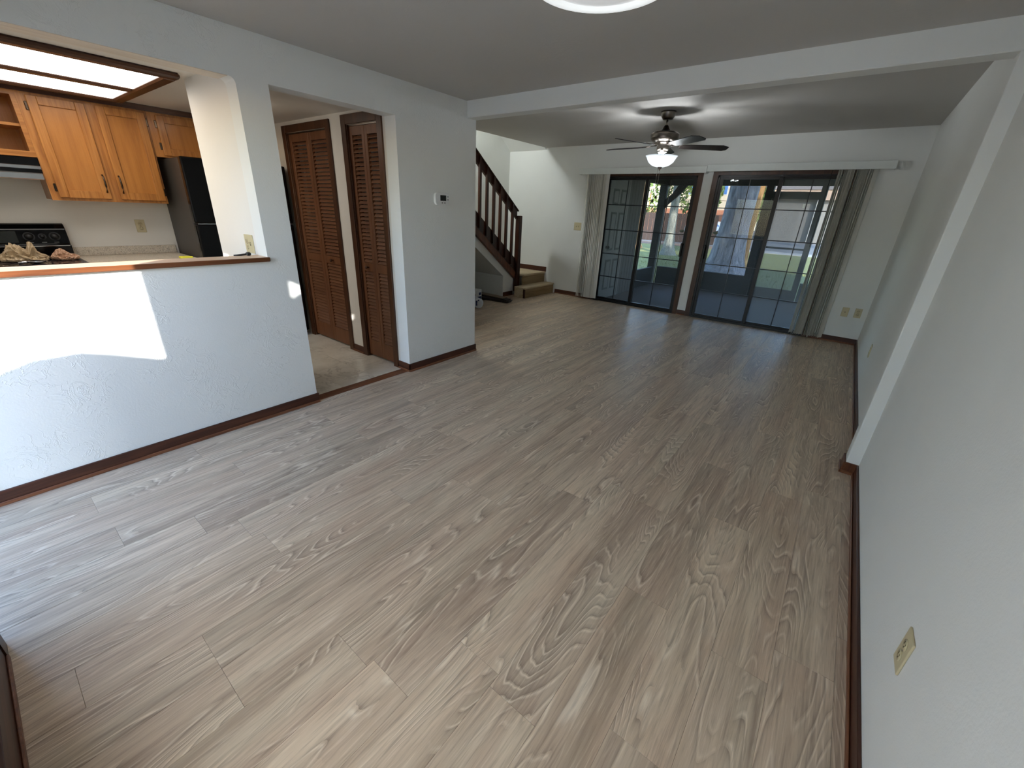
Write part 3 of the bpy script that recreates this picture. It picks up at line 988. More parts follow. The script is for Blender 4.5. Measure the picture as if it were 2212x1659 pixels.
# ------------------------------------------------------------------ kitchen cabinets
def cab_door(t, ya, yb, z0, z1, x, hy, hinge_y):
    fw = 0.055
    d = obj('door', B().box(x, x + 0.02, ya, ya + fw, z0, z1, bev=0.003).box(x, x + 0.02, yb - fw, yb, z0, z1, bev=0.003)
            .box(x, x + 0.0195, ya + fw, yb - fw, z0, z0 + fw, bev=0.002).box(x, x + 0.0195, ya + fw, yb - fw, z1 - fw, z1, bev=0.002), M['oak'], t)
    obj('panel', B().box(x + 0.0005, x + 0.006, ya + fw - 0.004, yb - fw + 0.004, z0 + fw - 0.004, z1 - fw + 0.004, bev=0.002), M['oak_panel'], d)
    if hy is not None:
        zc = z0 + 0.115 + 0.0
        pts = [(x + 0.02, hy, zc - 0.065), (x + 0.034, hy, zc - 0.052), (x + 0.042, hy, zc - 0.02), (x + 0.043, hy, zc + 0.02), (x + 0.034, hy, zc + 0.052), (x + 0.02, hy, zc + 0.065)]
        obj('handle', B().tube(pts, [0.007, 0.0045, 0.0062, 0.0062, 0.0045, 0.007], 8), M['pewter'], d)
    for z in (z0 + 0.07, z1 - 0.07):
        obj('hinge', B().box(x - 0.001, x + 0.008, hinge_y - 0.008, hinge_y + 0.008, z - 0.028, z + 0.028, bev=0.003), M['pewter'], d)
CX = -5.0
ZB, ZT = 1.342, 2.062
t = thing('wall_cabinet', 'honey oak wall cabinet with two doors and pewter handles', 'cabinet', (-5.16, 0.91, ZB))
obj('carcass', B().box(XK, CX - 0.018, 0.551, 1.275, ZB + 0.004, ZT), M['oak'], t)
b = B()
b.box(CX - 0.018, CX, 0.548, 0.61, ZB, ZT)
b.box(CX - 0.018, CX, 0.885, 0.985, ZB, ZT)
b.box(CX - 0.018, CX, 1.245, 1.285, ZB, ZT)
b.box(CX - 0.0181, CX - 0.0002, 0.61, 1.245, ZB, ZB + 0.03)
b.box(CX - 0.0181, CX - 0.0002, 0.61, 1.245, ZT - 0.03, ZT)
obj('face_frame', b, M['oak'], t)
cab_door(t, 0.594, 0.903, ZB + 0.022, ZT - 0.018, CX + 0.001, 0.882, 0.587)
cab_door(t, 0.964, 1.270, ZB + 0.022, ZT - 0.018, CX + 0.001, 0.984, 1.276)
t = thing('wall_cabinet', 'honey oak cabinet above the black refrigerator', 'cabinet', (-5.16, 1.75, 1.735))
obj('carcass', B().box(XK, CX - 0.018, 1.29, 2.24, 1.725, ZT), M['oak'], t)
obj('face_frame', B().box(CX - 0.018, CX, 1.287, 1.36, 1.722, ZT).box(CX - 0.018, CX, 2.18, 2.24, 1.722, ZT)
    .box(CX - 0.0179, CX - 0.0002, 1.36, 2.18, 1.722, 1.76).box(CX - 0.0179, CX - 0.0002, 1.36, 2.18, ZT - 0.03, ZT), M['oak'], t)
cab_door(t, 1.345, 1.775, 1.737, ZT - 0.018, CX + 0.001, None, 1.338)
cab_door(t, 1.785, 2.20, 1.737, ZT - 0.018, CX + 0.001, None, 2.206)
t = thing('open_shelf_cabinet', 'open oak cabinet with bare shelf above the range hood', 'cabinet', (-5.16, 0.17, 1.64))
obj('back_panel', B().box(XK, XK + 0.006, -0.22, 0.545, 1.64, ZT), M['oak_panel'], t)
obj('side_panel', B().box(XK + 0.006, CX - 0.018, 0.53, 0.546, 1.64, ZT), M['oak'], t)
obj('side_panel', B().box(XK + 0.006, CX - 0.018, -0.22, -0.204, 1.64, ZT), M['oak'], t)
obj('shelf', B().box(XK + 0.006, CX - 0.02, -0.204, 0.53, 1.835, 1.853), M['oak_x'], t)
obj('bottom_panel', B().box(XK + 0.006, CX - 0.018, -0.204, 0.53, 1.64, 1.656), M['oak_x'], t)
obj('top_panel', B().box(XK + 0.006, CX - 0.018, -0.204, 0.53, ZT - 0.016, ZT), M['oak_x'], t)
obj('face_frame', B().box(CX - 0.018, CX, 0.520, 0.5475, 1.636, ZT).box(CX - 0.018, CX, -0.22, -0.17, 1.636, ZT)
    .box(CX - 0.0179, CX - 0.0002, -0.17, 0.52, 1.636, 1.675).box(CX - 0.0179, CX - 0.0002, -0.17, 0.52, ZT - 0.03, ZT), M['oak_x'], t)
struct('trim_4', B().box(XK, CX + 0.012, -0.22, 2.24, ZT, ZK), M['walnut'], 'dark filler strip above the oak wall cabinets', 'trim')

# range hood
t = thing('range_hood', 'black and chrome range hood under the open shelf', 'hood', (-5.15, 0.17, 1.48))
obj('body', B().box(XK, -4.985, -0.2, 0.546, 1.50, 1.632, bev=0.004), M['black'], t)
obj('chrome_band', B().box(-4.985, -4.972, -0.2, 0.546, 1.553, 1.578, bev=0.003), M['chrome'], t)
obj('chrome_band', B().box(-4.985, -4.966, -0.2, 0.546, 1.481, 1.528, bev=0.006), M['chrome'], t)

# range
RX0, RX1, RY0, RY1 = -5.30, -4.64, -0.17, 0.585
t = thing('electric_range', 'black electric range with a smooth cooktop and control panel', 'stove', (-4.97, 0.2, 0))
obj('body', B().box(RX0, RX1 - 0.02, RY0, RY1, 0.0, 0.89, bev=0.004), M['black'], t)
d = obj('oven_door', B().box(RX1 - 0.02, RX1, RY0 + 0.01, RY1 - 0.01, 0.16, 0.80, bev=0.006), M['black'], t)
obj('handle', B().tube([(RX1, RY0 + 0.06, 0.75), (RX1 + 0.03, RY0 + 0.08, 0.75), (RX1 + 0.03, RY1 - 0.08, 0.75), (RX1, RY1 - 0.06, 0.75)], 0.01, 8), M['blackmatte'], d)
c = obj('cooktop', B().box(RX0, RX1 + 0.012, RY0 - 0.004, RY1 + 0.004, 0.89, 0.903, bev=0.003), M['cookframe'], t)
obj('ceramic_glass', B().box(RX0 + 0.1, RX1 - 0.008, RY0 + 0.02, RY1 - 0.03, 0.903, 0.906), M['cooktop'], c)
bg = B()
prof = [(-5.30, 0.903), (-5.205, 0.903), (-5.205, 0.99), (-5.222, 1.0), (-5.238, 1.115), (-5.262, 1.148), (-5.28, 1.158), (-5.30, 1.158)]
bg.prism(prof, 'y', RY0, RY1, bev=0.004)
p = obj('control_panel', bg, M['black'], t)
obj('panel_trim', B().box(-5.206, -5.202, RY0 + 0.01, RY1 - 0.01, 0.984, 0.989), M['chrome'], p)
for y, r_ in ((0.362, 0.026), (0.436, 0.016), (0.507, 0.026)):
    obj('knob', B().lathe([(0.0, 0.026), (r_ * 0.75, 0.025), (r_ * 0.9, 0.004), (r_, 0.0)], (0, 0, 0), 18, 'x')
        .xf(Matrix.Translation((-5.2305, y, 1.06)) @ Matrix.Rotation(math.radians(-8), 4, 'Y')), M['blackmatte'], p)
    ring = B().lathe([(r_ + 0.008, 0.0), (r_ + 0.008, 0.0012), (r_ + 0.0065, 0.0012), (r_ + 0.0065, 0.0)], (0, 0, 0), 24, 'x')
    obj('dial_ring', ring.xf(Matrix.Translation((-5.2298, y, 1.06)) @ Matrix.Rotation(math.radians(-8), 4, 'Y')), M['dimring'], p)
    obj('dial_mark', B().box(-5.2235, -5.2225, y - 0.014, y + 0.014, 1.012, 1.017), M['btn'], p)
obj('display', B().box(-0.004, 0.004, -0.16, 0.13, -0.05, 0.04, bev=0.003).xf(Matrix.Translation((-5.230, 0.17, 1.062)) @ Matrix.Rotation(math.radians(-8), 4, 'Y')), M['lcd'], p)

# counter + backsplash + base cabinet beside the range
struct_y0, struct_y1 = 0.592, 1.330
t = thing('counter', 'speckled laminate countertop between range and refrigerator', 'counter', (-4.99, 0.96, 0.85))
obj('worktop', B().box(XK, -4.665, struct_y0, struct_y1, 0.855, 0.89, bev=0.006, seg=2), M['lam'], t)
obj('backsplash', B().box(XK, XK + 0.02, struct_y0, struct_y1, 0.89, 0.962, bev=0.003), M['lam'], t)
t = thing('base_cabinet', 'honey oak base cabinet below the speckled countertop', 'cabinet', (-5.0, 0.96, 0))
obj('carcass', B().box(XK + 0.004, -4.71, struct_y0 + 0.003, struct_y1 - 0.003, 0.1, 0.855).box(XK + 0.004, -4.78, struct_y0 + 0.003, struct_y1 - 0.003, 0, 0.1), M['oak'], t)
cab_door(t, 0.615, 0.955, 0.13, 0.64, -4.71, 0.93, 0.61)
cab_door(t, 0.968, 1.31, 0.13, 0.64, -4.71, 0.99, 1.315)
obj('drawer', B().box(-4.71, -4.69, 0.615, 1.31, 0.68, 0.83, bev=0.004), M['oak_x'], t)

# refrigerator
t = thing('refrigerator', 'tall black refrigerator at the end of the kitchen', 'refrigerator', (-4.98, 1.78, 0))
obj('body', B().box(-5.30, -4.675, 1.345, 2.195, 0.02, 1.715, bev=0.006), M['fridge_side'], t)
for z0, z1, nm, hz in ((0.06, 1.185, 'fridge_door', (0.75, 1.15)), (1.195, 1.722, 'freezer_door', (1.23, 1.55))):
    d = obj(nm, B().box(-4.668, -4.602, 1.338, 2.2, z0, z1, bev=0.012, seg=2), M['black'], t)
    obj('handle', B().tube([(-4.602, 2.14, hz[0]), (-4.56, 2.14, hz[0] + 0.02), (-4.56, 2.14, hz[1] - 0.02), (-4.602, 2.14, hz[1])], 0.011, 8), M['blackmatte'], d)
obj('trim_strip', B().box(-4.61, -4.6015, 1.36, 2.175, 1.186, 1.194), M['chrome'], t)
for y in (1.42, 2.12):
    obj('foot', B().lathe([(0.02, 0.001), (0.02, 0.03)], (-4.8, y, 0), 10), M['blackmatte'], t)

# ------------------------------------------------------------------ kitchen ceiling light box
LZ0, LZ1 = 2.072, ZK
lx0, lx1, ly0, ly1 = -4.88, -3.50, -0.20, 1.125
t = thing('ceiling_light_box', 'wood-framed fluorescent light box over the kitchen', 'light', (-4.03, 0.44, ZK))
b = B()
fw = 0.075
def frame_bar(x0, x1_, y0, y1_):
    b.box(x0, x1_, y0, y1_, LZ0, LZ1, bev=0.01)
frame_bar(lx1 - fw, lx1, ly0, ly1)
frame_bar(lx0, lx0 + fw, ly0, ly1)
frame_bar(lx0 + fw, lx1 - fw, ly1 - fw, ly1)
frame_bar(lx0 + fw, lx1 - fw, ly0, ly0 + fw)
frame_bar(-4.30, -4.215, ly0 + fw, ly1 - fw)
obj('wood_frame', b, M['walnut'], t)
for x0, x1_ in ((lx0 + fw, -4.30), (-4.215, lx1 - fw)):
    obj('lens', B().box(x0 - 0.004, x1_ + 0.004, ly0 + fw - 0.004, ly1 - fw + 0.004, LZ0 + 0.014, LZ0 + 0.02), M['lens'], t)

t = thing('added_hall_lamp', 'unseen round lamp added on the hall ceiling to brighten the hall', 'lamp', (-3.98, 1.62, ZK))  # added out of view to brighten the hall and closets
obj('base', B().lathe([(0.14, ZK - 0.0005), (0.14, ZK - 0.02), (0.0, ZK - 0.02)], (-3.98, 1.62, 0), 28), M['nickel'], t)
obj('globe', B().lathe([(0.0, ZK - 0.075), (0.06, ZK - 0.07), (0.1, ZK - 0.055), (0.12, ZK - 0.02)], (-3.98, 1.62, 0), 28), M['hall_fill'], t)

# ------------------------------------------------------------------ ceiling lamp near the viewer
t = thing('ceiling_lamp', 'round frosted flush ceiling lamp in the near room', 'lamp', (-1.0, 1.77, ZN))
LC = (-1.003, 1.775, 0)
obj('rim', B().lathe([(0.235, 2.252), (0.25, 2.232), (0.262, 2.226), (0.270, 2.232), (0.276, 2.230), (0.286, 2.236), (0.292, 2.2605), (0.2, 2.2605)], LC, 56), M['lampglow'], t)
obj('diffuser', B().lathe([(0.0, 2.205), (0.08, 2.207), (0.16, 2.217), (0.225, 2.236), (0.24, 2.246)], LC, 56), M['lampdim'], t)

# ------------------------------------------------------------------ ceiling fan
FX, FY = -1.87, 4.98
FC = (FX, FY, 0)
t = thing('ceiling_fan', 'five-blade brushed nickel ceiling fan with a lit glass bowl', 'fan', (FX, FY, ZF))
obj('canopy', B().lathe([(0.03, 2.362), (0.05, 2.366), (0.066, 2.39), (0.076, 2.425), (0.078, 2.4395), (0.0, 2.4395)], FC), M['nickel'], t)
obj('down_rod', B().lathe([(0.011, 2.29), (0.011, 2.37)], FC, 14), M['nickel'], t)
obj('yoke_cover', B().lathe([(0.012, 2.318), (0.022, 2.31), (0.034, 2.285), (0.05, 2.262), (0.06, 2.256)], FC), M['pewter'], t)
obj('motor_housing', B().lathe([(0.03, 2.262), (0.07, 2.262), (0.125, 2.25), (0.145, 2.236), (0.15, 2.222), (0.145, 2.212), (0.148, 2.205), (0.143, 2.185), (0.128, 2.168), (0.11, 2.158), (0.0, 2.156)], FC, 40), M['nickel'], t)
obj('switch_housing', B().lathe([(0.0, 2.075), (0.05, 2.076), (0.062, 2.085), (0.066, 2.11), (0.06, 2.135), (0.085, 2.15), (0.09, 2.158)], FC), M['nickel'], t)
blade0 = None
for k in range(5):
    a = math.radians(32 + 72 * k)
    bb = B()
    outl = [(0.17, -0.045), (0.24, -0.056), (0.60, -0.070), (0.672, -0.028), (0.668, 0.050), (0.63, 0.070), (0.24, 0.056), (0.17, 0.045)]
    bb.prism(outl, 'z', -0.003, 0.003)
    rot = Matrix.Translation((FX, FY, 2.122)) @ Matrix.Rotation(a, 4, 'Z') @ Matrix.Rotation(math.radians(-12), 4, 'X')
    bb.xf(rot)
    bl = obj('blade', bb, M['blade'], t)
    ib = B()
    ib.prism([(0.085, -0.018), (0.14, -0.012), (0.18, -0.034), (0.235, -0.03), (0.26, 0), (0.235, 0.03), (0.18, 0.034), (0.14, 0.012), (0.085, 0.018)], 'z', 0.003, 0.008)
    ib.box(0.08, 0.1, -0.014, 0.014, 0.003, 0.035)
    ib.xf(rot)
    obj('blade_iron', ib, M['nickel'], bl)
obj('fitter', B().lathe([(0.0, 2.06), (0.045, 2.06), (0.05, 2.066), (0.05, 2.076), (0.0, 2.078)], FC), M['nickel'], t)
obj('centre_rod', B().lathe([(0.006, 1.915), (0.006, 2.065)], FC, 10), M['nickel'], t)
obj('glass_bowl', B().lathe([(0.008, 1.921), (0.05, 1.924), (0.095, 1.94), (0.13, 1.968), (0.148, 2.0), (0.158, 2.018), (0.168, 2.028), (0.166, 2.031), (0.154, 2.022), (0.144, 2.003), (0.126, 1.972), (0.093, 1.945), (0.05, 1.929), (0.008, 1.926)], FC, 44),
    M['bowl'], t)
obj('finial', B().lathe([(0.0, 1.885), (0.006, 1.888), (0.008, 1.9), (0.018, 1.908), (0.026, 1.918), (0.022, 1.922), (0.0, 1.922)], FC, 16), M['nickel'], t)
for da in (-75, 105):
    a = math.radians(da)
    px, py = FX + 0.075 * math.cos(a), FY + 0.075 * math.sin(a)
    bu = obj('bulb', B().lathe([(0.0, 2.0), (0.016, 2.004), (0.028, 2.02), (0.03, 2.035), (0.024, 2.05), (0.014, 2.062), (0.012, 2.07)], (px, py, 0), 18), M['bulb'], t)
    obj('socket', B().lathe([(0.014, 2.068), (0.016, 2.095), (0.0, 2.096)], (px, py, 0), 12).tube([(px, py, 2.085), (FX, FY, 2.085)], 0.008, 8), M['nickel'], t)
for dx, z1 in ((0.012, 1.64), (-0.014, 1.60)):
    ch = obj('pull_chain', B().tube([(FX + dx, FY - 0.02, 1.905), (FX + dx * 1.2, FY - 0.02, z1)], 0.0018, 6).tube([(FX + dx, FY - 0.02, 1.905), (FX + dx, FY - 0.02, 2.06)], 0.0018, 6), M['nickel'], t)
    obj('fob', B().lathe([(0.0, z1 - 0.036), (0.009, z1 - 0.03), (0.012, z1 - 0.018), (0.006, z1 - 0.004), (0.0, z1 + 0.004)], (FX + dx * 1.2, FY - 0.02, 0), 12), M['pewter'], ch)

# ------------------------------------------------------------------ stairs
def zl(y, z0):      # the pitch line of the stairs, through (5.973, z0)
    return z0 + 0.735 * (5.973 - y)
side = [(5.975, 0.0), (5.975, 0.29), (3.13, zl(3.13, 0.29)), (3.13, zl(3.13, 0.29) - 0.22), (5.685, 0.355), (5.685, 0.0)]
b = B().prism(side, 'x', XW, XS)
b.box(XW, XS - 0.02, 5.71, 6.75, 0.0, 0.33)
struct('wall_stairs', b, M['wall'], 'white sloped underside and side of the stairs', 'wall')
base_y('baseboard_stairs', 5.69, 5.95, XS, 1, 'short mahogany baseboard at the foot of the stairs')
t = thing('staircase', 'unfinished wooden stairs with bare treads in the far corner', 'stairs', (-4.6, 6.2, 0))
# first step: box riser, tread
obj('riser', B().box(-4.255, -4.235, 5.86, 6.758, 0.0, 0.155), M['riser'], t)
obj('step_side', B().box(-4.46, -4.27, 5.842, 5.86, 0.0, 0.155), M['rawwood'], t)
obj('corner_block', B().box(-4.27, -4.235, 5.842, 5.86, 0.0, 0.155), M['redwood'], t)
obj('tread', B().box(-4.46, -4.218, 5.835, 6.758, 0.155, 0.182, bev=0.004), M['rawwood'], t)
obj('riser', B().box(-4.47, -4.45, 6.055, 6.758, 0.182, 0.338), M['riser'], t)
obj('tread', B().prism([(XW + 0.002, 5.985), (-4.602, 5.985), (-4.602, 6.055), (-4.43, 6.055), (-4.43, 6.758), (XW + 0.002, 6.758)], 'z', 0.338, 0.364), M['rawwood'], t)
for k in range(10):
    y = 5.985 - 0.245 * k
    z = 0.364 + 0.18 * k
    obj('riser', B().box(XW + 0.002, XS - 0.001, y - 0.02, y, z, z + 0.155), M['riser'], t)
    obj('tread', B().box(XW + 0.002, XS - 0.001, y - 0.25, y + 0.02, z + 0.155, z + 0.18, bev=0.004), M['rawwood'], t)
struct('trim_5', B().box(XW, -4.425, YF - 0.012, YF, 0.366, 0.452, bev=0.002).box(XW, XW + 0.012, 6.0, YF, 0.366, 0.452, bev=0.002), M['trim_x'],
       'mahogany base trim above the stair landing', 'trim')
t = thing('stair_railing', 'dark red wood stair railing with square balusters', 'railing', (-4.58, 5.99, 0))
obj('newel_post', B().box(-4.598, -4.513, 5.968, 6.05, 0.065, 1.335, bev=0.006), M['redwood'], t)
RXa, RXb = -4.60, -4.565
ye_ = 3.95
def rail_poly(lo, hi, y0, y1):
    return [(y1, lo(y1)), (y1, hi(y1)), (y0, hi(y0)), (y0, lo(y0))]
sl = 0.742
top = lambda y: 1.435 + sl * (5.965 - y)
obj('top_rail', B().prism(rail_poly(lambda y: top(y) - 0.155, lambda y: top(y) - 0.018, ye_, 5.965), 'x', RXa, RXb), M['redwood'], t)
obj('handrail_cap', B().prism(rail_poly(lambda y: top(y) - 0.022, top, ye_, 5.985), 'x', RXa - 0.02, RXb + 0.022, bev=0.004), M['redwood'], t)
bot = lambda y: 0.288 + 0.735 * (5.965 - y)
obj('bottom_rail', B().prism(rail_poly(lambda y: bot(y) + 0.11, lambda y: bot(y) + 0.345, ye_, 5.965), 'x', RXa, RXb), M['redwood'], t)
obj('skirt_board', B().prism(rail_poly(bot, lambda y: bot(y) + 0.12, ye_, 5.965), 'x', RXa, RXb + 0.018, bev=0.003), M['trim_z'], t)
for k in range(12):
    y = 5.822 - 0.1625 * k
    yb = y + 0.019
    obj('baluster', B().prism([(y - 0.019, bot(y) + 0.16), (y + 0.019, bot(y) + 0.15), (y + 0.019, top(y + 0.019) - 0.03), (y - 0.019, top(y - 0.019) - 0.03)], 'x', RXb - 0.008, RXb + 0.030), M['redwood'], t)
# things stored under the stairs
t = thing('carton', 'white printed carton under the stairs', 'box', (-4.70, 4.99, 0))
cb = Matrix.Translation((-4.70, 4.99, 0)) @ Matrix.Rotation(math.radians(6), 4, 'Z')
obj('body', B().box(-0.10, 0.10, -0.15, 0.15, 0.0, 0.185, bev=0.003).xf(cb), M['box'], t)
for bx_ in ((0.1, 0.1012, 0.04, 0.14, 0.02, 0.075), (0.1, 0.1012, 0.07, 0.13, 0.095, 0.14), (0.045, 0.09, -0.1512, -0.15, 0.02, 0.075), (0.055, 0.08, -0.1512, -0.15, 0.09, 0.14)):
    obj('printed_patch', B().box(*bx_).xf(cb), M['blue'], t)
lt_ = obj('lettering', B().prism([(-0.06, 0.15), (-0.045, 0.15), (-0.03, 0.11), (-0.015, 0.15), (0.0, 0.15), (-0.022, 0.09), (-0.038, 0.09)], 'y', -0.1512, -0.15)
    .box(-0.055, 0.0, -0.1512, -0.15, 0.05, 0.058).box(-0.055, -0.01, -0.1512, -0.15, 0.035, 0.042)
    .box(0.1, 0.1012, -0.12, -0.02, 0.11, 0.12).box(0.1, 0.1012, -0.10, -0.03, 0.085, 0.093).xf(cb), M['ink'], t)
lt_['kind'] = 'stuff'
t = thing('plastic_film_roll', 'white wrapped roll lying in front of the carton', 'roll', (-4.27, 4.66, 0))
rm = Matrix.Translation((-4.235, 4.665, 0.078)) @ Matrix.Rotation(math.radians(-22), 4, 'Z')
obj('roll_body', B().lathe([(0.03, 0.004), (0.066, 0.004), (0.078, -0.006), (0.078, -0.30), (0.07, -0.31), (0.0, -0.31)], (0, 0, 0), 28, 'x').xf(rm), M['roll'], t)
obj('core', B().lathe([(0.0, -0.01), (0.028, -0.01), (0.03, 0.006), (0.034, 0.006), (0.034, -0.01)], (0, 0, 0), 20, 'x').xf(rm), M['box'], t)
obj('label_print', B().box(0.0045, 0.0055, -0.055, -0.03, -0.03, 0.045).box(0.0045, 0.0055, -0.02, 0.0, 0.038, 0.06).xf(rm), M['blue'], t)
planks = [(-4.66, 5.30, 0.95, 0.010, 97, 'dkplank'), (-4.68, 5.33, 1.0, 0.024, 92, 'dkplank'), (-4.61, 5.27, 0.92, 0.038, 101, 'dkplank'),
          (-4.70, 5.36, 0.98, 0.052, 90, 'dkplank'), (-4.74, 5.37, 0.9, 0.066, 89, 'tanplank')]
plab = ['lowest dark offcut plank of the stack under the stairs', 'second dark offcut plank up from the floor under the stairs',
        'middle dark offcut plank of the stack, jutting into the room', 'dark offcut plank just below the tan one under the stairs',
        'tan offcut plank lying on top of the stack under the stairs']
for (x, y, L, z, ang, m), lb in zip(planks, plab):
    q = B().box(-0.07, 0.07, -L / 2, L / 2, 0.0, 0.012, bev=0.002).xf(Matrix.Rotation(math.radians(ang), 4, 'Z'))
    for v in q.bm.verts:
        v.co += Vector((x, y, z - 0.009))
    tag(obj('offcut_plank', q, M[m], None, (x, y, z - 0.009)), lb, 'plank', 'offcut planks under the stairs')

# unseen lamp added to brighten the stairwell from upstairs
t = thing('added_stair_lamp', 'unseen lit globe added to light the stairwell', 'lamp', (XW, 4.1, 3.1))
obj('globe', B().lathe([(0.0, 2.96), (0.07, 2.98), (0.12, 3.04), (0.135, 3.11), (0.11, 3.19), (0.06, 3.23), (0.0, 3.235)], (XW + 0.2, 4.1, 0), 24), M['uplamp'], t)
obj('bracket', B().lathe([(0.06, 0.0), (0.06, 0.02), (0.012, 0.025), (0.012, 0.09), (0.0, 0.09)], (XW, 4.1, 3.1), 16, 'x'), M['nickel'], t)

# ------------------------------------------------------------------ wall plates
def plate(name, label, cat, P, n, gang, kind_, pm='almond', w=None, h=0.116, tilt=0.0):
    """P: centre on the wall, n: outward normal; local u is horizontal along the wall"""
    n = Vector(n)
    u = Vector((0, 0, 1)).cross(n)
    w = w or (0.071 if gang == 1 else 0.116)
    mt = Matrix((u, Vector((0, 0, 1)), n)).transposed().to_4x4()
    mt = mt @ Matrix.Rotation(math.radians(tilt), 4, 'Z')
    mt.translation = Vector(P)
    t = thing(name, label, cat, P)
    obj('plate', B().box(-w / 2, w / 2, -h / 2, h / 2, 0.0, 0.006, bev=0.0025, seg=2).xf(mt), M[pm], t)
    cs = [0.0] if gang == 1 else [-0.023, 0.023]
    for c, kk in zip(cs, kind_):
        if kk == 'o':
            for zz in (-0.0195, 0.0195):
                obj('receptacle', B().lathe([(0.0165, 0.006), (0.0165, 0.0078), (0.0, 0.008)], (c, zz, 0), 18).xf(mt), M[pm], t)
                obj('slot', B().box(c - 0.0075, c - 0.005, zz - 0.001, zz + 0.008, 0.0079, 0.0086).box(c + 0.005, c + 0.0075, zz - 0.001, zz + 0.007, 0.0079, 0.0086)
                    .box(c - 0.002, c + 0.002, zz - 0.010, zz - 0.006, 0.0079, 0.0086).xf(mt), M['almond_dk'], t)
            obj('screw', B().lathe([(0.003, 0.006), (0.003, 0.0072), (0, 0.0074)], (c, 0, 0), 8).xf(mt), M['nickel'], t)
        elif kk == 's':
            obj('toggle', B().box(c - 0.0045, c + 0.0045, -0.004, 0.004, 0.006, 0.021, bev=0.001).xf(mt @ Matrix.Rotation(math.radians(-25), 4, 'X')), M[pm], t)
            obj('toggle_slot', B().box(c - 0.0055, c + 0.0055, -0.012, 0.012, 0.0061, 0.0068).xf(mt), M['almond_dk'], t)
        elif kk == 'c':
            obj('jack', B().lathe([(0.006, 0.006), (0.006, 0.012), (0.003, 0.012), (0.0, 0.0121)], (c, 0, 0), 12).xf(mt), M['nickel'], t)
        elif kk == 'd':
            obj('dial', B().lathe([(0.018, 0.006), (0.016, 0.02), (0.0, 0.021)], (c, 0, 0), 20).xf(mt), M[pm], t)
    return t
plate('outlet_plate', 'almond outlet plate on the near right wall', 'outlet', (XR, 1.245, 0.386), (-1, 0, 0), 1, 'o')
plate('outlet_plate', 'almond outlet plate on the right wall beyond the pilaster', 'outlet', (XR, 4.85, 0.377), (-1, 0, 0), 1, 'o')
plate('blank_plate', 'almond cable plate nearer the blinds, of the low pair', 'wall plate', (0.186, YF, 0.397), (0, -1, 0), 1, 'c')
plate('outlet_plate', 'almond outlet plate nearer the room corner, of the low pair', 'outlet', (0.317, YF, 0.402), (0, -1, 0), 1, 'o')
plate('switch_plate', 'almond double switch plate between stairs and blinds', 'switch', (-3.832, YF, 1.205), (0, -1, 0), 2, 'ss', w=0.14, h=0.128)
plate('switch_plate', 'almond switch and outlet plate above the ledge', 'switch', (-3.124, PO0, 1.143), (0, -1, 0), 2, 'os', w=0.125, h=0.116)
plate('outlet_plate', 'almond outlet plate on the kitchen wall above the counter', 'outlet', (XK, 1.104, 1.135), (1, 0, 0), 1, 'o', h=0.112)
# thermostat
t = thing('thermostat', 'white thermostat with grey display on the corner wall', 'thermostat', (XL, 2.683, 1.483))
def rrect(w, h, r, n=6):
    out = []
    for cx, cy, a0 in ((w / 2 - r, h / 2 - r, 0), (-w / 2 + r, h / 2 - r, PI / 2), (-w / 2 + r, -h / 2 + r, PI), (w / 2 - r, -h / 2 + r, 1.5 * PI)):
        out += [(cx + r * math.cos(a0 + PI / 2 * k / n), cy + r * math.sin(a0 + PI / 2 * k / n)) for k in range(n + 1)]
    return out
tm = lambda w, h, r, dy, dz: [(2.683 + dy + p[0], 1.483 + dz + p[1]) for p in rrect(w, h, r)]
obj('body', B().prism(tm(0.163, 0.098, 0.03, 0, 0), 'x', XL, XL + 0.024, bev=0.003), M['white_pl'], t)
obj('display', B().prism(tm(0.068, 0.044, 0.003, 0.008, 0.008), 'x', XL + 0.024, XL + 0.0248), M['lcd'], t)
for dy, dz in ((0.062, 0.02), (0.062, -0.004), (-0.005, -0.030), (0.025, -0.030)):
    obj('button', B().prism(tm(0.012, 0.009, 0.003, dy, dz), 'x', XL + 0.024, XL + 0.0262), M['btn'], t)

# ------------------------------------------------------------------ small kitchen items
def crumple(cx, cy, cz, rx, ry, rz, seed, peaks, lvl=5):
    q = B()
    bmesh.ops.create_icosphere(q.bm, subdivisions=lvl, radius=1.0)
    off = Vector((seed * 3.1, seed * 1.7, seed * 0.9))
    for v in q.bm.verts:
        d = v.co.copy()
        fold = 1 - abs(noise.noise(d * 1.9 + off)) * 2
        fine = 1 - abs(noise.noise(Vector((d.x * 5, d.y * 3, d.z * 5)) + off)) * 2
        f3 = 1 - abs(noise.noise(Vector((d.x * 9, d.y * 6, d.z * 9)) + off * 2)) * 2
        r = 0.82 + 0.16 * fold + 0.16 * fine + 0.10 * f3
        x, y, z = d.x * r * rx, d.y * r * ry, max(d.z, -0.45) * r * rz
        if d.z > 0:
            for py, pz, w in peaks:
                z += pz * math.exp(-((y - py) / w) ** 2) * (d.z ** 0.7) * (0.45 + 0.6 * fine + 0.35 * f3)
        v.co = Vector((cx + x, cy + y, z))
    zmin = min(v.co.z for v in q.bm.verts)
    for v in q.bm.verts:
        v.co.z += 0.907 - zmin
    return q
tag(obj('plastic_bag', crumple(-4.93, 0.275, 0.95, 0.11, 0.118, 0.036, 1.0, [(-0.05, 0.06, 0.04), (0.055, 0.085, 0.022), (0.0, 0.03, 0.02)]), M['bag2'], None, (-4.93, 0.285, 0.9065)), 'tan crumpled plastic bag with a raised knot on the cooktop', 'bag')
tag(obj('plastic_bag', crumple(-4.95, 0.497, 0.94, 0.10, 0.075, 0.026, 3.0, [(-0.02, 0.032, 0.04)]), M['bag'], None, (-4.93, 0.485, 0.9065)), 'flatter pinkish plastic bag at the right end of the cooktop', 'bag')
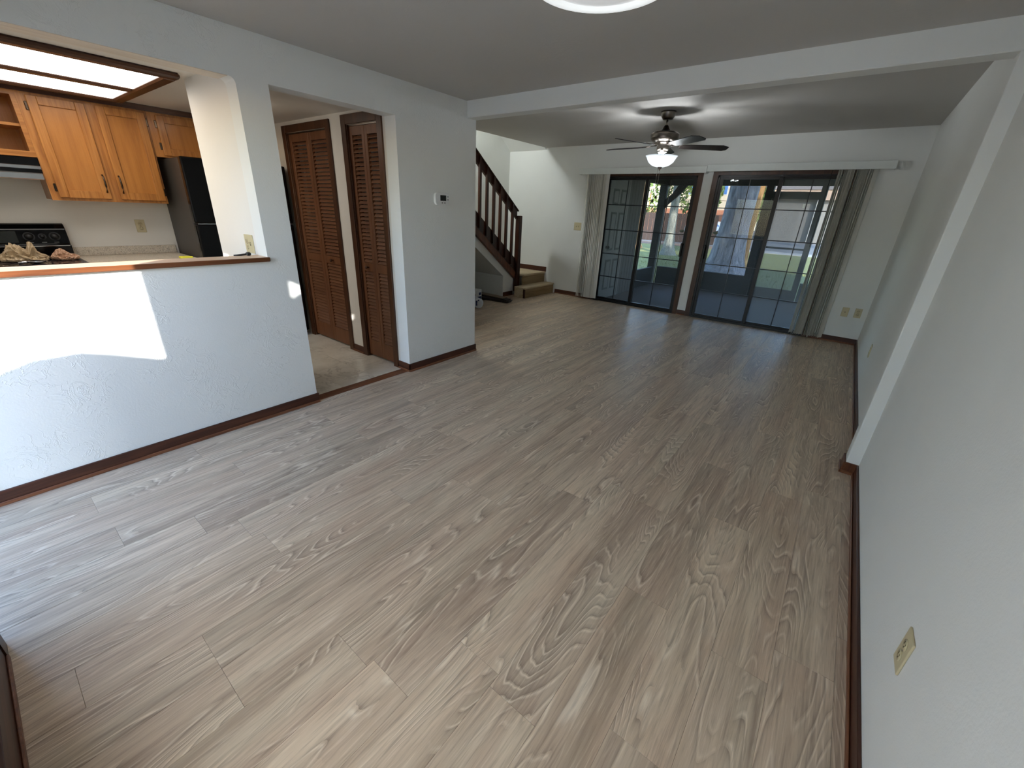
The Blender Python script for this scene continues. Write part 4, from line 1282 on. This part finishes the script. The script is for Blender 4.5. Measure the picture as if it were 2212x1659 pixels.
t = thing('spoon_rest', 'shiny oval metal spoon rest in front of the bags', 'spoon rest', (-4.735, 0.315, 0.911))
q = B().lathe([(0.0, 0.9078), (0.02, 0.9078), (0.033, 0.915), (0.038, 0.924), (0.036, 0.9245), (0.03, 0.917), (0.0, 0.911)], (0, 0, 0), 24)
for v in q.bm.verts:
    v.co = Vector((-4.735 + v.co.x * 0.8, 0.325 + v.co.y * 1.25, v.co.z))
obj('dish', q, M['chrome'], t)
obj('handle', B().tube([(-4.735, 0.28, 0.92), (-4.735, 0.25, 0.918), (-4.735, 0.225, 0.914)], [0.008, 0.007, 0.009], 8), M['chrome'], t)
tag(obj('sponge', B().prism([(-4.69, 1.17), (-4.60, 1.165), (-4.585, 1.25), (-4.64, 1.262), (-4.685, 1.235)], 'z', 0.891, 0.908, bev=0.003).xf(Matrix.Translation((-0.09, 0.03, 0))), M['yellow'], None, (-4.73, 1.24, 0.891)),
    'bright yellow sponge on the speckled counter', 'sponge')
tag(obj('cable_stub', B().tube([(-3.02, 1.04, 1.087), (-3.015, 1.08, 1.088), (-3.012, 1.11, 1.091), (-3.01, 1.125, 1.092)], [0.004, 0.006, 0.006, 0.005], 8)
        .box(-3.022, -2.998, 1.108, 1.136, 1.082, 1.104, bev=0.006), M['blackmatte'], None, (-3.01, 1.1, 1.081)),
    'small black plastic clip lying on the ledge', 'clip')

# ------------------------------------------------------------------ screened porch
PZ, PY1 = -0.05, 9.97
struct('porch_floor', B().box(-3.6, 0.5, 6.905, 10.1, -0.2, PZ), M['carpet'], 'grey carpeted floor of the screened porch', 'floor')
struct('porch_ceiling', B().box(-3.75, 0.55, 7.0, 10.25, 2.36, 2.44), M['porch_ceil'], 'grey porch ceiling', 'ceiling')
w = struct('wall_porch', B().box(-3.62, -3.42, 7.0, 8.45, PZ, 2.36).box(0.4, 0.5, 7.0, 9.93, PZ, 2.36), M['siding'], 'grey vertical board siding at the porch end', 'wall')
n = 0
y = 7.80
while y < 8.44:
    obj('siding_board', B().box(-3.42, -3.405, y + 0.004, min(y + 0.128, 8.45) - 0.004, PZ + 0.01, 2.3, bev=0.003), M['siding'], w)
    y += 0.13
b = B()
b.box(-3.42, 0.42, PY1 - 0.02, PY1 + 0.06, PZ, 0.335)
struct_b = B()
struct_b.box(-3.42, -1.56, PY1 - 0.02, PY1 + 0.06, PZ, 0.33)
struct_b.box(-0.56, 0.4, PY1 - 0.02, PY1 + 0.06, PZ, 0.33)
struct_b.box(-3.56, -3.49, 8.45, 9.90, PZ, 0.33)
struct_b.box(-3.42, -1.56, PY1 - 0.04, PY1 + 0.08, 0.33, 0.352)
b.bm.free()
struct('wall_knee', struct_b, M['knee'], 'low charcoal knee wall round the screened porch', 'wall')
struct('porch_beam', B().box(-3.63, 0.5, PY1 - 0.05, PY1 + 0.09, 2.06, 2.36).box(-3.60, -3.46, 8.45, 9.95, 2.06, 2.36), M['post'], 'dark header beam of the porch', 'beam')
t = thing('porch_post', 'dark timber corner post with a curved brace', 'post', (-3.56, 10.0, PZ))
obj('post', B().box(-3.64, -3.49, PY1 - 0.06, PY1 + 0.09, PZ, 2.07, bev=0.006), M['post'], t)
arc = [(-3.49, 1.60), (-3.49, 1.74), (-3.42, 1.85), (-3.28, 2.06), (-3.05, 2.06), (-3.20, 1.93), (-3.34, 1.78), (-3.42, 1.68)]
obj('brace', B().prism([(-3.49, 1.58), (-3.49, 1.78), (-3.36, 1.90), (-3.26, 2.06), (-3.08, 2.06), (-3.16, 1.94), (-3.30, 1.80), (-3.43, 1.68)], 'y', PY1 - 0.02, PY1 + 0.05), M['post'], t)
obj('porch_screen', B().box(-3.46, -1.56, PY1 + 0.02, PY1 + 0.024, 0.352, 2.06), M['mesh'], t)
t = thing('screen_door', 'dark-framed screen door of the porch', 'door', (-1.05, PY1, PZ))
obj('jamb', B().box(-1.56, -1.43, PY1 - 0.05, PY1 + 0.09, PZ, 2.06), M['post'], t)
obj('jamb', B().box(-0.67, -0.575, PY1 - 0.05, PY1 + 0.09, PZ, 2.06), M['post'], t)
obj('head_rail', B().box(-1.43, -0.67, PY1 - 0.04, PY1 + 0.08, 1.83, 1.96), M['post'], t)
obj('mid_rail', B().box(-1.43, -0.67, PY1 + 0.0, PY1 + 0.03, 0.93, 0.965), M['post'], t)
obj('kick_plate', B().box(-1.43, -0.67, PY1 + 0.0, PY1 + 0.03, PZ, 0.17), M['knee'], t)
obj('stile', B().box(-1.43, -1.38, PY1 + 0.0, PY1 + 0.03, 0.17, 1.83), M['post'], t)
obj('door_screen', B().box(-1.38, -0.67, PY1 + 0.013, PY1 + 0.017, 0.17, 1.83), M['mesh'], t)
# six panel storage door on the porch
t = thing('door_5', 'white six-panel storage door on the porch', 'door', (-3.41, 7.36, PZ), kind='structure')
dx = -3.42
obj('door_slab', B().box(dx, dx + 0.02, 7.03, 7.74, PZ + 0.01, 1.98, bev=0.003), M['ext_white'], t)
for ya, yb in ((7.12, 7.345), (7.425, 7.65)):
    for z0, z1 in ((0.12, 0.66), (0.82, 1.46), (1.58, 1.83)):
        p = obj('panel', B().box(dx + 0.02, dx + 0.0235, ya, yb, z0, z1, bev=0.003), M['siding'], t)
        obj('raised_field', B().box(dx + 0.0235, dx + 0.03, ya + 0.035, yb - 0.035, z0 + 0.035, z1 - 0.035, bev=0.004), M['ext_white'], p)
obj('door_trim', B().box(dx, dx + 0.024, 6.96, 7.03, PZ, 2.05).box(dx, dx + 0.024, 7.74, 7.80, PZ, 2.05).box(dx, dx + 0.024, 7.03, 7.74, 1.98, 2.05), M['ext_white'], t)
obj('knob', B().lathe([(0.028, 0.02), (0.012, 0.03), (0.028, 0.055), (0.02, 0.075), (0.0, 0.078)], (dx, 7.09, 0.88), 16, 'x'), M['pewter'], t)

# ------------------------------------------------------------------ yard behind the house
GZ = -0.22
struct('ground_lawn', B().box(-60, 40, 10.11, 27.5, GZ - 0.3, GZ), M['grass'], 'green lawn behind the porch', 'ground')
struct('ground_mulch', B().box(-60, -5.8, 27.5, 30.0, GZ - 0.3, GZ + 0.01), M['mulch'], 'sunlit pine straw strip past the lawn', 'ground')
struct('sidewalk', B().box(-5.8, 40, 27.5, 29.5, GZ - 0.3, GZ + 0.02), M['walk'], 'pale sidewalk at the lawn edge', 'sidewalk')
struct('road', B().box(-80, 60, 30.0, 90, GZ - 0.3, GZ - 0.01), M['asphalt'], 'grey asphalt lot beyond the lawn', 'road')
rg = random.Random(3)
q = B()
for i in range(9000):
    d = rg.random() ** 1.6
    y = 10.2 + d * 9
    x = rg.uniform(-7.0 - (y - 10) * 0.35, 0.8)
    if (x + 2.8) ** 2 + (y - 14) ** 2 < 0.85 or (x + 2.9) ** 2 + (y - 17) ** 2 < 0.12:
        continue
    h = rg.uniform(0.03, 0.08)
    a = rg.uniform(0, PI)
    w_ = 0.006
    lx, ly = rg.uniform(-0.04, 0.04), rg.uniform(-0.04, 0.04)
    ca, sa = math.cos(a) * w_, math.sin(a) * w_
    q.quad([(x - ca, y - sa, GZ), (x + ca, y + sa, GZ), (x + lx, y + ly, GZ + h)])
tag(obj('grass', q, M['blade_g']), 'short green grass blades on the lawn behind the porch', 'grass', kind='stuff')

def trunk(cx, cy, prof, seed, lean=(0, 0), n=26):
    q = B()
    rings = []
    for z, r in prof:
        ring = []
        for k in range(n):
            a = 2 * PI * k / n
            fl = 1 + 0.10 * noise.noise(Vector((math.cos(a) * 1.6 + seed, math.sin(a) * 1.6, z * 0.5))) + 0.05 * math.sin(a * 7 + seed + z)
            ring.append(q.bm.verts.new((cx + lean[0] * z + r * fl * math.cos(a), cy + lean[1] * z + r * fl * math.sin(a), z)))
        rings.append(ring)
    for a, b in zip(rings, rings[1:]):
        for k in range(n):
            f = q.bm.faces.new((a[k], a[(k + 1) % n], b[(k + 1) % n], b[k]))
            f.smooth = True
    return q
def leaves(q, c, rad, n, size, seed):
    r = random.Random(seed)
    for i in range(n):
        while True:
            p = Vector((r.uniform(-1, 1), r.uniform(-1, 1), r.uniform(-1, 1)))
            if p.length <= 1:
                break
        p = p.normalized() * (p.length ** 0.4)
        p = Vector((c[0] + p.x * rad[0], c[1] + p.y * rad[1], c[2] + p.z * rad[2]))
        e = Euler((r.uniform(0, 6.3), r.uniform(0, 6.3), r.uniform(0, 6.3))).to_matrix()
        s = size * r.uniform(0.6, 1.4)
        u, w2 = e @ Vector((s, 0, 0)), e @ Vector((0, s * 0.6, 0))
        q.quad([p - u, p - w2, p + u, p + w2])
    return q
t = thing('tree', 'big grey-blue tree trunk just outside the right patio door', 'tree', (-2.77, 14.0, GZ))
obj('trunk', trunk(-2.80, 14.0, [(GZ - 0.05, 0.86), (GZ + 0.12, 0.68), (0.1, 0.54), (0.4, 0.46), (0.8, 0.42), (1.4, 0.385), (2.2, 0.37), (3.5, 0.36), (6, 0.33)], 2.0, (0.025, 0.0)), M['bark'], t)
q = B()
for i, c in enumerate([(-2.9, 14, 7.5), (-5.2, 13.2, 6.8), (-0.4, 13.4, 7.0), (-3.0, 11.6, 6.6), (-2.6, 14.5, 7.4), (1.8, 14.6, 6.6), (-7.5, 13.6, 6.6)]):  # unseen crown spread wide and dense overhead to shade the yard
    leaves(q, c, (2.3, 2.1, 1.3), 2200, 0.2, 40 + i)
obj('crown', q, M['leaf_dk'], t)
t = thing('tree', 'slim tan pine trunk behind the big grey-blue trunk', 'tree', (-2.85, 17.0, GZ))
obj('trunk', trunk(-2.93, 17.0, [(GZ - 0.05, 0.30), (0.2, 0.21), (1.0, 0.17), (3, 0.16), (9.5, 0.12)], 5.0, (0.022, 0)), M['bark_tan'], t)
obj('crown', leaves(B(), (-2.7, 17, 10.6), (1.8, 1.8, 1.3), 900, 0.18, 71), M['leaf'], t)
t = thing('tree', 'pale slender trunk seen through the left patio door', 'tree', (-6.7, 20.5, GZ))
obj('trunk', trunk(-6.66, 20.5, [(GZ - 0.05, 0.42), (0.1, 0.26), (0.6, 0.20), (2, 0.17), (4, 0.16), (8, 0.14)], 8.0, (-0.03, 0)), M['bark_pale'], t)
obj('crown', leaves(B(), (-6.6, 21.4, 8.2), (1.9, 1.9, 1.3), 900, 0.17, 81), M['leaf'], t)
t = thing('tree', 'thick sunlit trunk beside the porch siding', 'tree', (-9.6, 23.0, GZ))
obj('trunk', trunk(-9.75, 23.0, [(GZ - 0.05, 0.8), (0.2, 0.6), (1, 0.5), (3, 0.46), (7, 0.38), (10, 0.3)], 12.0), M['bark_tan'], t)
obj('crown', leaves(B(), (-10.8, 23.6, 10.4), (2.0, 1.8, 1.2), 800, 0.18, 91), M['leaf_dk'], t)
for i, (c, r_, lb) in enumerate([((-9.3, 33.5, 3.2), (1.5, 1.3, 1.9), 'yellow-green shrub mass above the brown fence'), ((-13.2, 34.2, 3.4), (1.6, 1.3, 2.0), 'tall shrub mass left of the pale slender trunk'),
                                 ((-6.6, 36.0, 2.6), (1.3, 1.2, 1.6), 'shrub between the parked car and the fence'), ((0.8, 37.5, 1.9), (1.2, 1.0, 1.9), 'loose shrub in front of the grey carport')]):
    t = thing('shrub', lb, 'shrub', (c[0], c[1], GZ))
    obj('foliage', leaves(B(), c, r_, 1100, 0.13, 100 + i), M['leaf'], t)
    obj('stem', B().tube([(c[0], c[1], GZ), (c[0], c[1], c[2])], [0.09, 0.05], 8), M['bark_tan'], t)
t = thing('board_fence', 'brown board fence beyond the mulch strip', 'fence', (-12, 32, GZ))
obj('rail', B().box(-20, -7.4, 32.05, 32.1, 0.2, 0.3).box(-20, -7.4, 32.05, 32.1, 1.3, 1.4), M['fence'], t)
fb = None
for k in range(42):
    x = -20 + 0.3 * k
    if fb is None:
        fb = obj('board', B().box(x, x + 0.285, 32.0, 32.03, GZ, GZ + 1.9, bev=0.004), M['fence'], t, loc=(x, 32.0, GZ))
    else:
        c = fb.copy()
        COL.objects.link(c)
        c.parent = t
        c.location = Vector((x, 32.0, GZ)) - Vector((-12, 32, GZ))
# carport building
t = thing('building', 'grey carport building past the asphalt lot', 'building', (2, 47, GZ))
obj('wall', B().box(-7.5, 14, 47, 52, GZ, 3.5), M['bldg'], t)
obj('fascia', B().box(-7.9, 14.4, 46.5, 46.7, 3.3, 4.1), M['fascia'], t)
obj('roof', B().prism([(46.4, 4.1), (49.5, 5.3), (52.6, 4.1)], 'x', -8, 14.5), M['roof'], t)
for x in (-7.2, -3.2, 0.8, 4.8):
    obj('post', B().box(x, x + 0.25, 46.55, 46.8, GZ, 3.3), M['ext_white'], t)
t = thing('building', 'cream sided house with salmon skirt in the sun', 'building', (-16, 56, GZ))
obj('wall', B().box(-26, -11.5, 56, 62, 2.4, 7.5), M['bldg2'], t)
obj('skirt', B().box(-26, -11.4, 55.9, 62, GZ, 2.4), M['brick'], t)
obj('roof', B().prism([(55.4, 7.5), (59, 9.4), (62.6, 7.5)], 'x', -26.5, -11), M['roof'], t)
for z in (3.4, 4.6, 5.8):
    obj('siding_line', B().box(-26, -11.5, 55.97, 56.0, z, z + 0.06), M['fascia'], t)
for x in (-24, -20.5, -17, -13.8):
    f = obj('window', B().box(x, x + 1.2, 55.94, 56.0, 4.0, 5.6), M['ext_white'], t)
    obj('pane', B().box(x + 0.1, x + 1.1, 55.93, 55.95, 4.1, 5.5), M['carglass'], f)
# parked car
CXc, CYc = -11.6, 46.0
t = thing('car', 'pale blue car parked across the lot', 'car', (CXc, CYc, GZ))
prof = [(-2.2, 0.35), (-2.25, 0.7), (-2.1, 0.88), (-1.2, 0.98), (-0.6, 1.42), (0.9, 1.45), (1.6, 1.02), (2.15, 0.95), (2.25, 0.6), (2.2, 0.32)]
obj('body', B().prism([(CXc + x, GZ + z) for x, z in prof], 'y', CYc - 0.85, CYc + 0.85, bev=0.05), M['carpaint'], t)
obj('side_window', B().prism([(CXc + x, GZ + z) for x, z in [(-1.0, 1.0), (-0.55, 1.36), (0.85, 1.38), (1.35, 1.02)]], 'y', CYc - 0.87, CYc - 0.84), M['carglass'], t)
for x in (-1.4, 1.4):
    obj('wheel', B().lathe([(0.0, -0.9), (0.2, -0.9), (0.33, -0.87), (0.33, -0.68), (0.0, -0.66)], (CXc + x, CYc, GZ + 0.34), 20, 'y'), M['tire'], t)

# ------------------------------------------------------------------ front yard behind the viewer
struct('ground_front', B().box(-40, 40, -40, -0.61, -0.3, -0.06), M['conc'], 'concrete front walk behind the viewer', 'ground')
struct('ground_house', B().box(-12, 12, -0.61, 6.905, -0.4, -0.201), M['conc'], 'slab under the house', 'ground')
t = thing('hedge', 'hedge added outside the front door to shape the sun patch', 'hedge', (-1.5, -1.2, -0.06))  # unseen; its top outline cuts the lower edge of the sun patch
cont = [(-2.05, 0.95), (-1.9, 1.12), (-1.754, 1.25), (-1.656, 1.35), (-1.556, 1.44), (-1.435, 1.47), (-1.267, 1.50), (-1.135, 1.56), (-1.04, 1.58)]
obj('sun_blocking_mass', B().prism([(-2.05, -0.06)] + cont + [(-1.04, -0.06)], 'y', -1.29, -1.12), M['leaf_dk'], t)
q = B()
rr = random.Random(9)
for i in range(2600):
    f = rr.random() * (len(cont) - 1)
    k = int(f)
    a, c = cont[k], cont[min(k + 1, len(cont) - 1)]
    x = a[0] + (c[0] - a[0]) * (f - k)
    z = a[1] + (c[1] - a[1]) * (f - k)
    leaves(q, (x, -1.2, -0.05 + (z - 0.0) * (rr.random() ** 0.5)), (0.03, 0.11, 0.03), 1, 0.03, i)
obj('leaves', q, M['leaf_dk'], t)['kind'] = 'stuff'
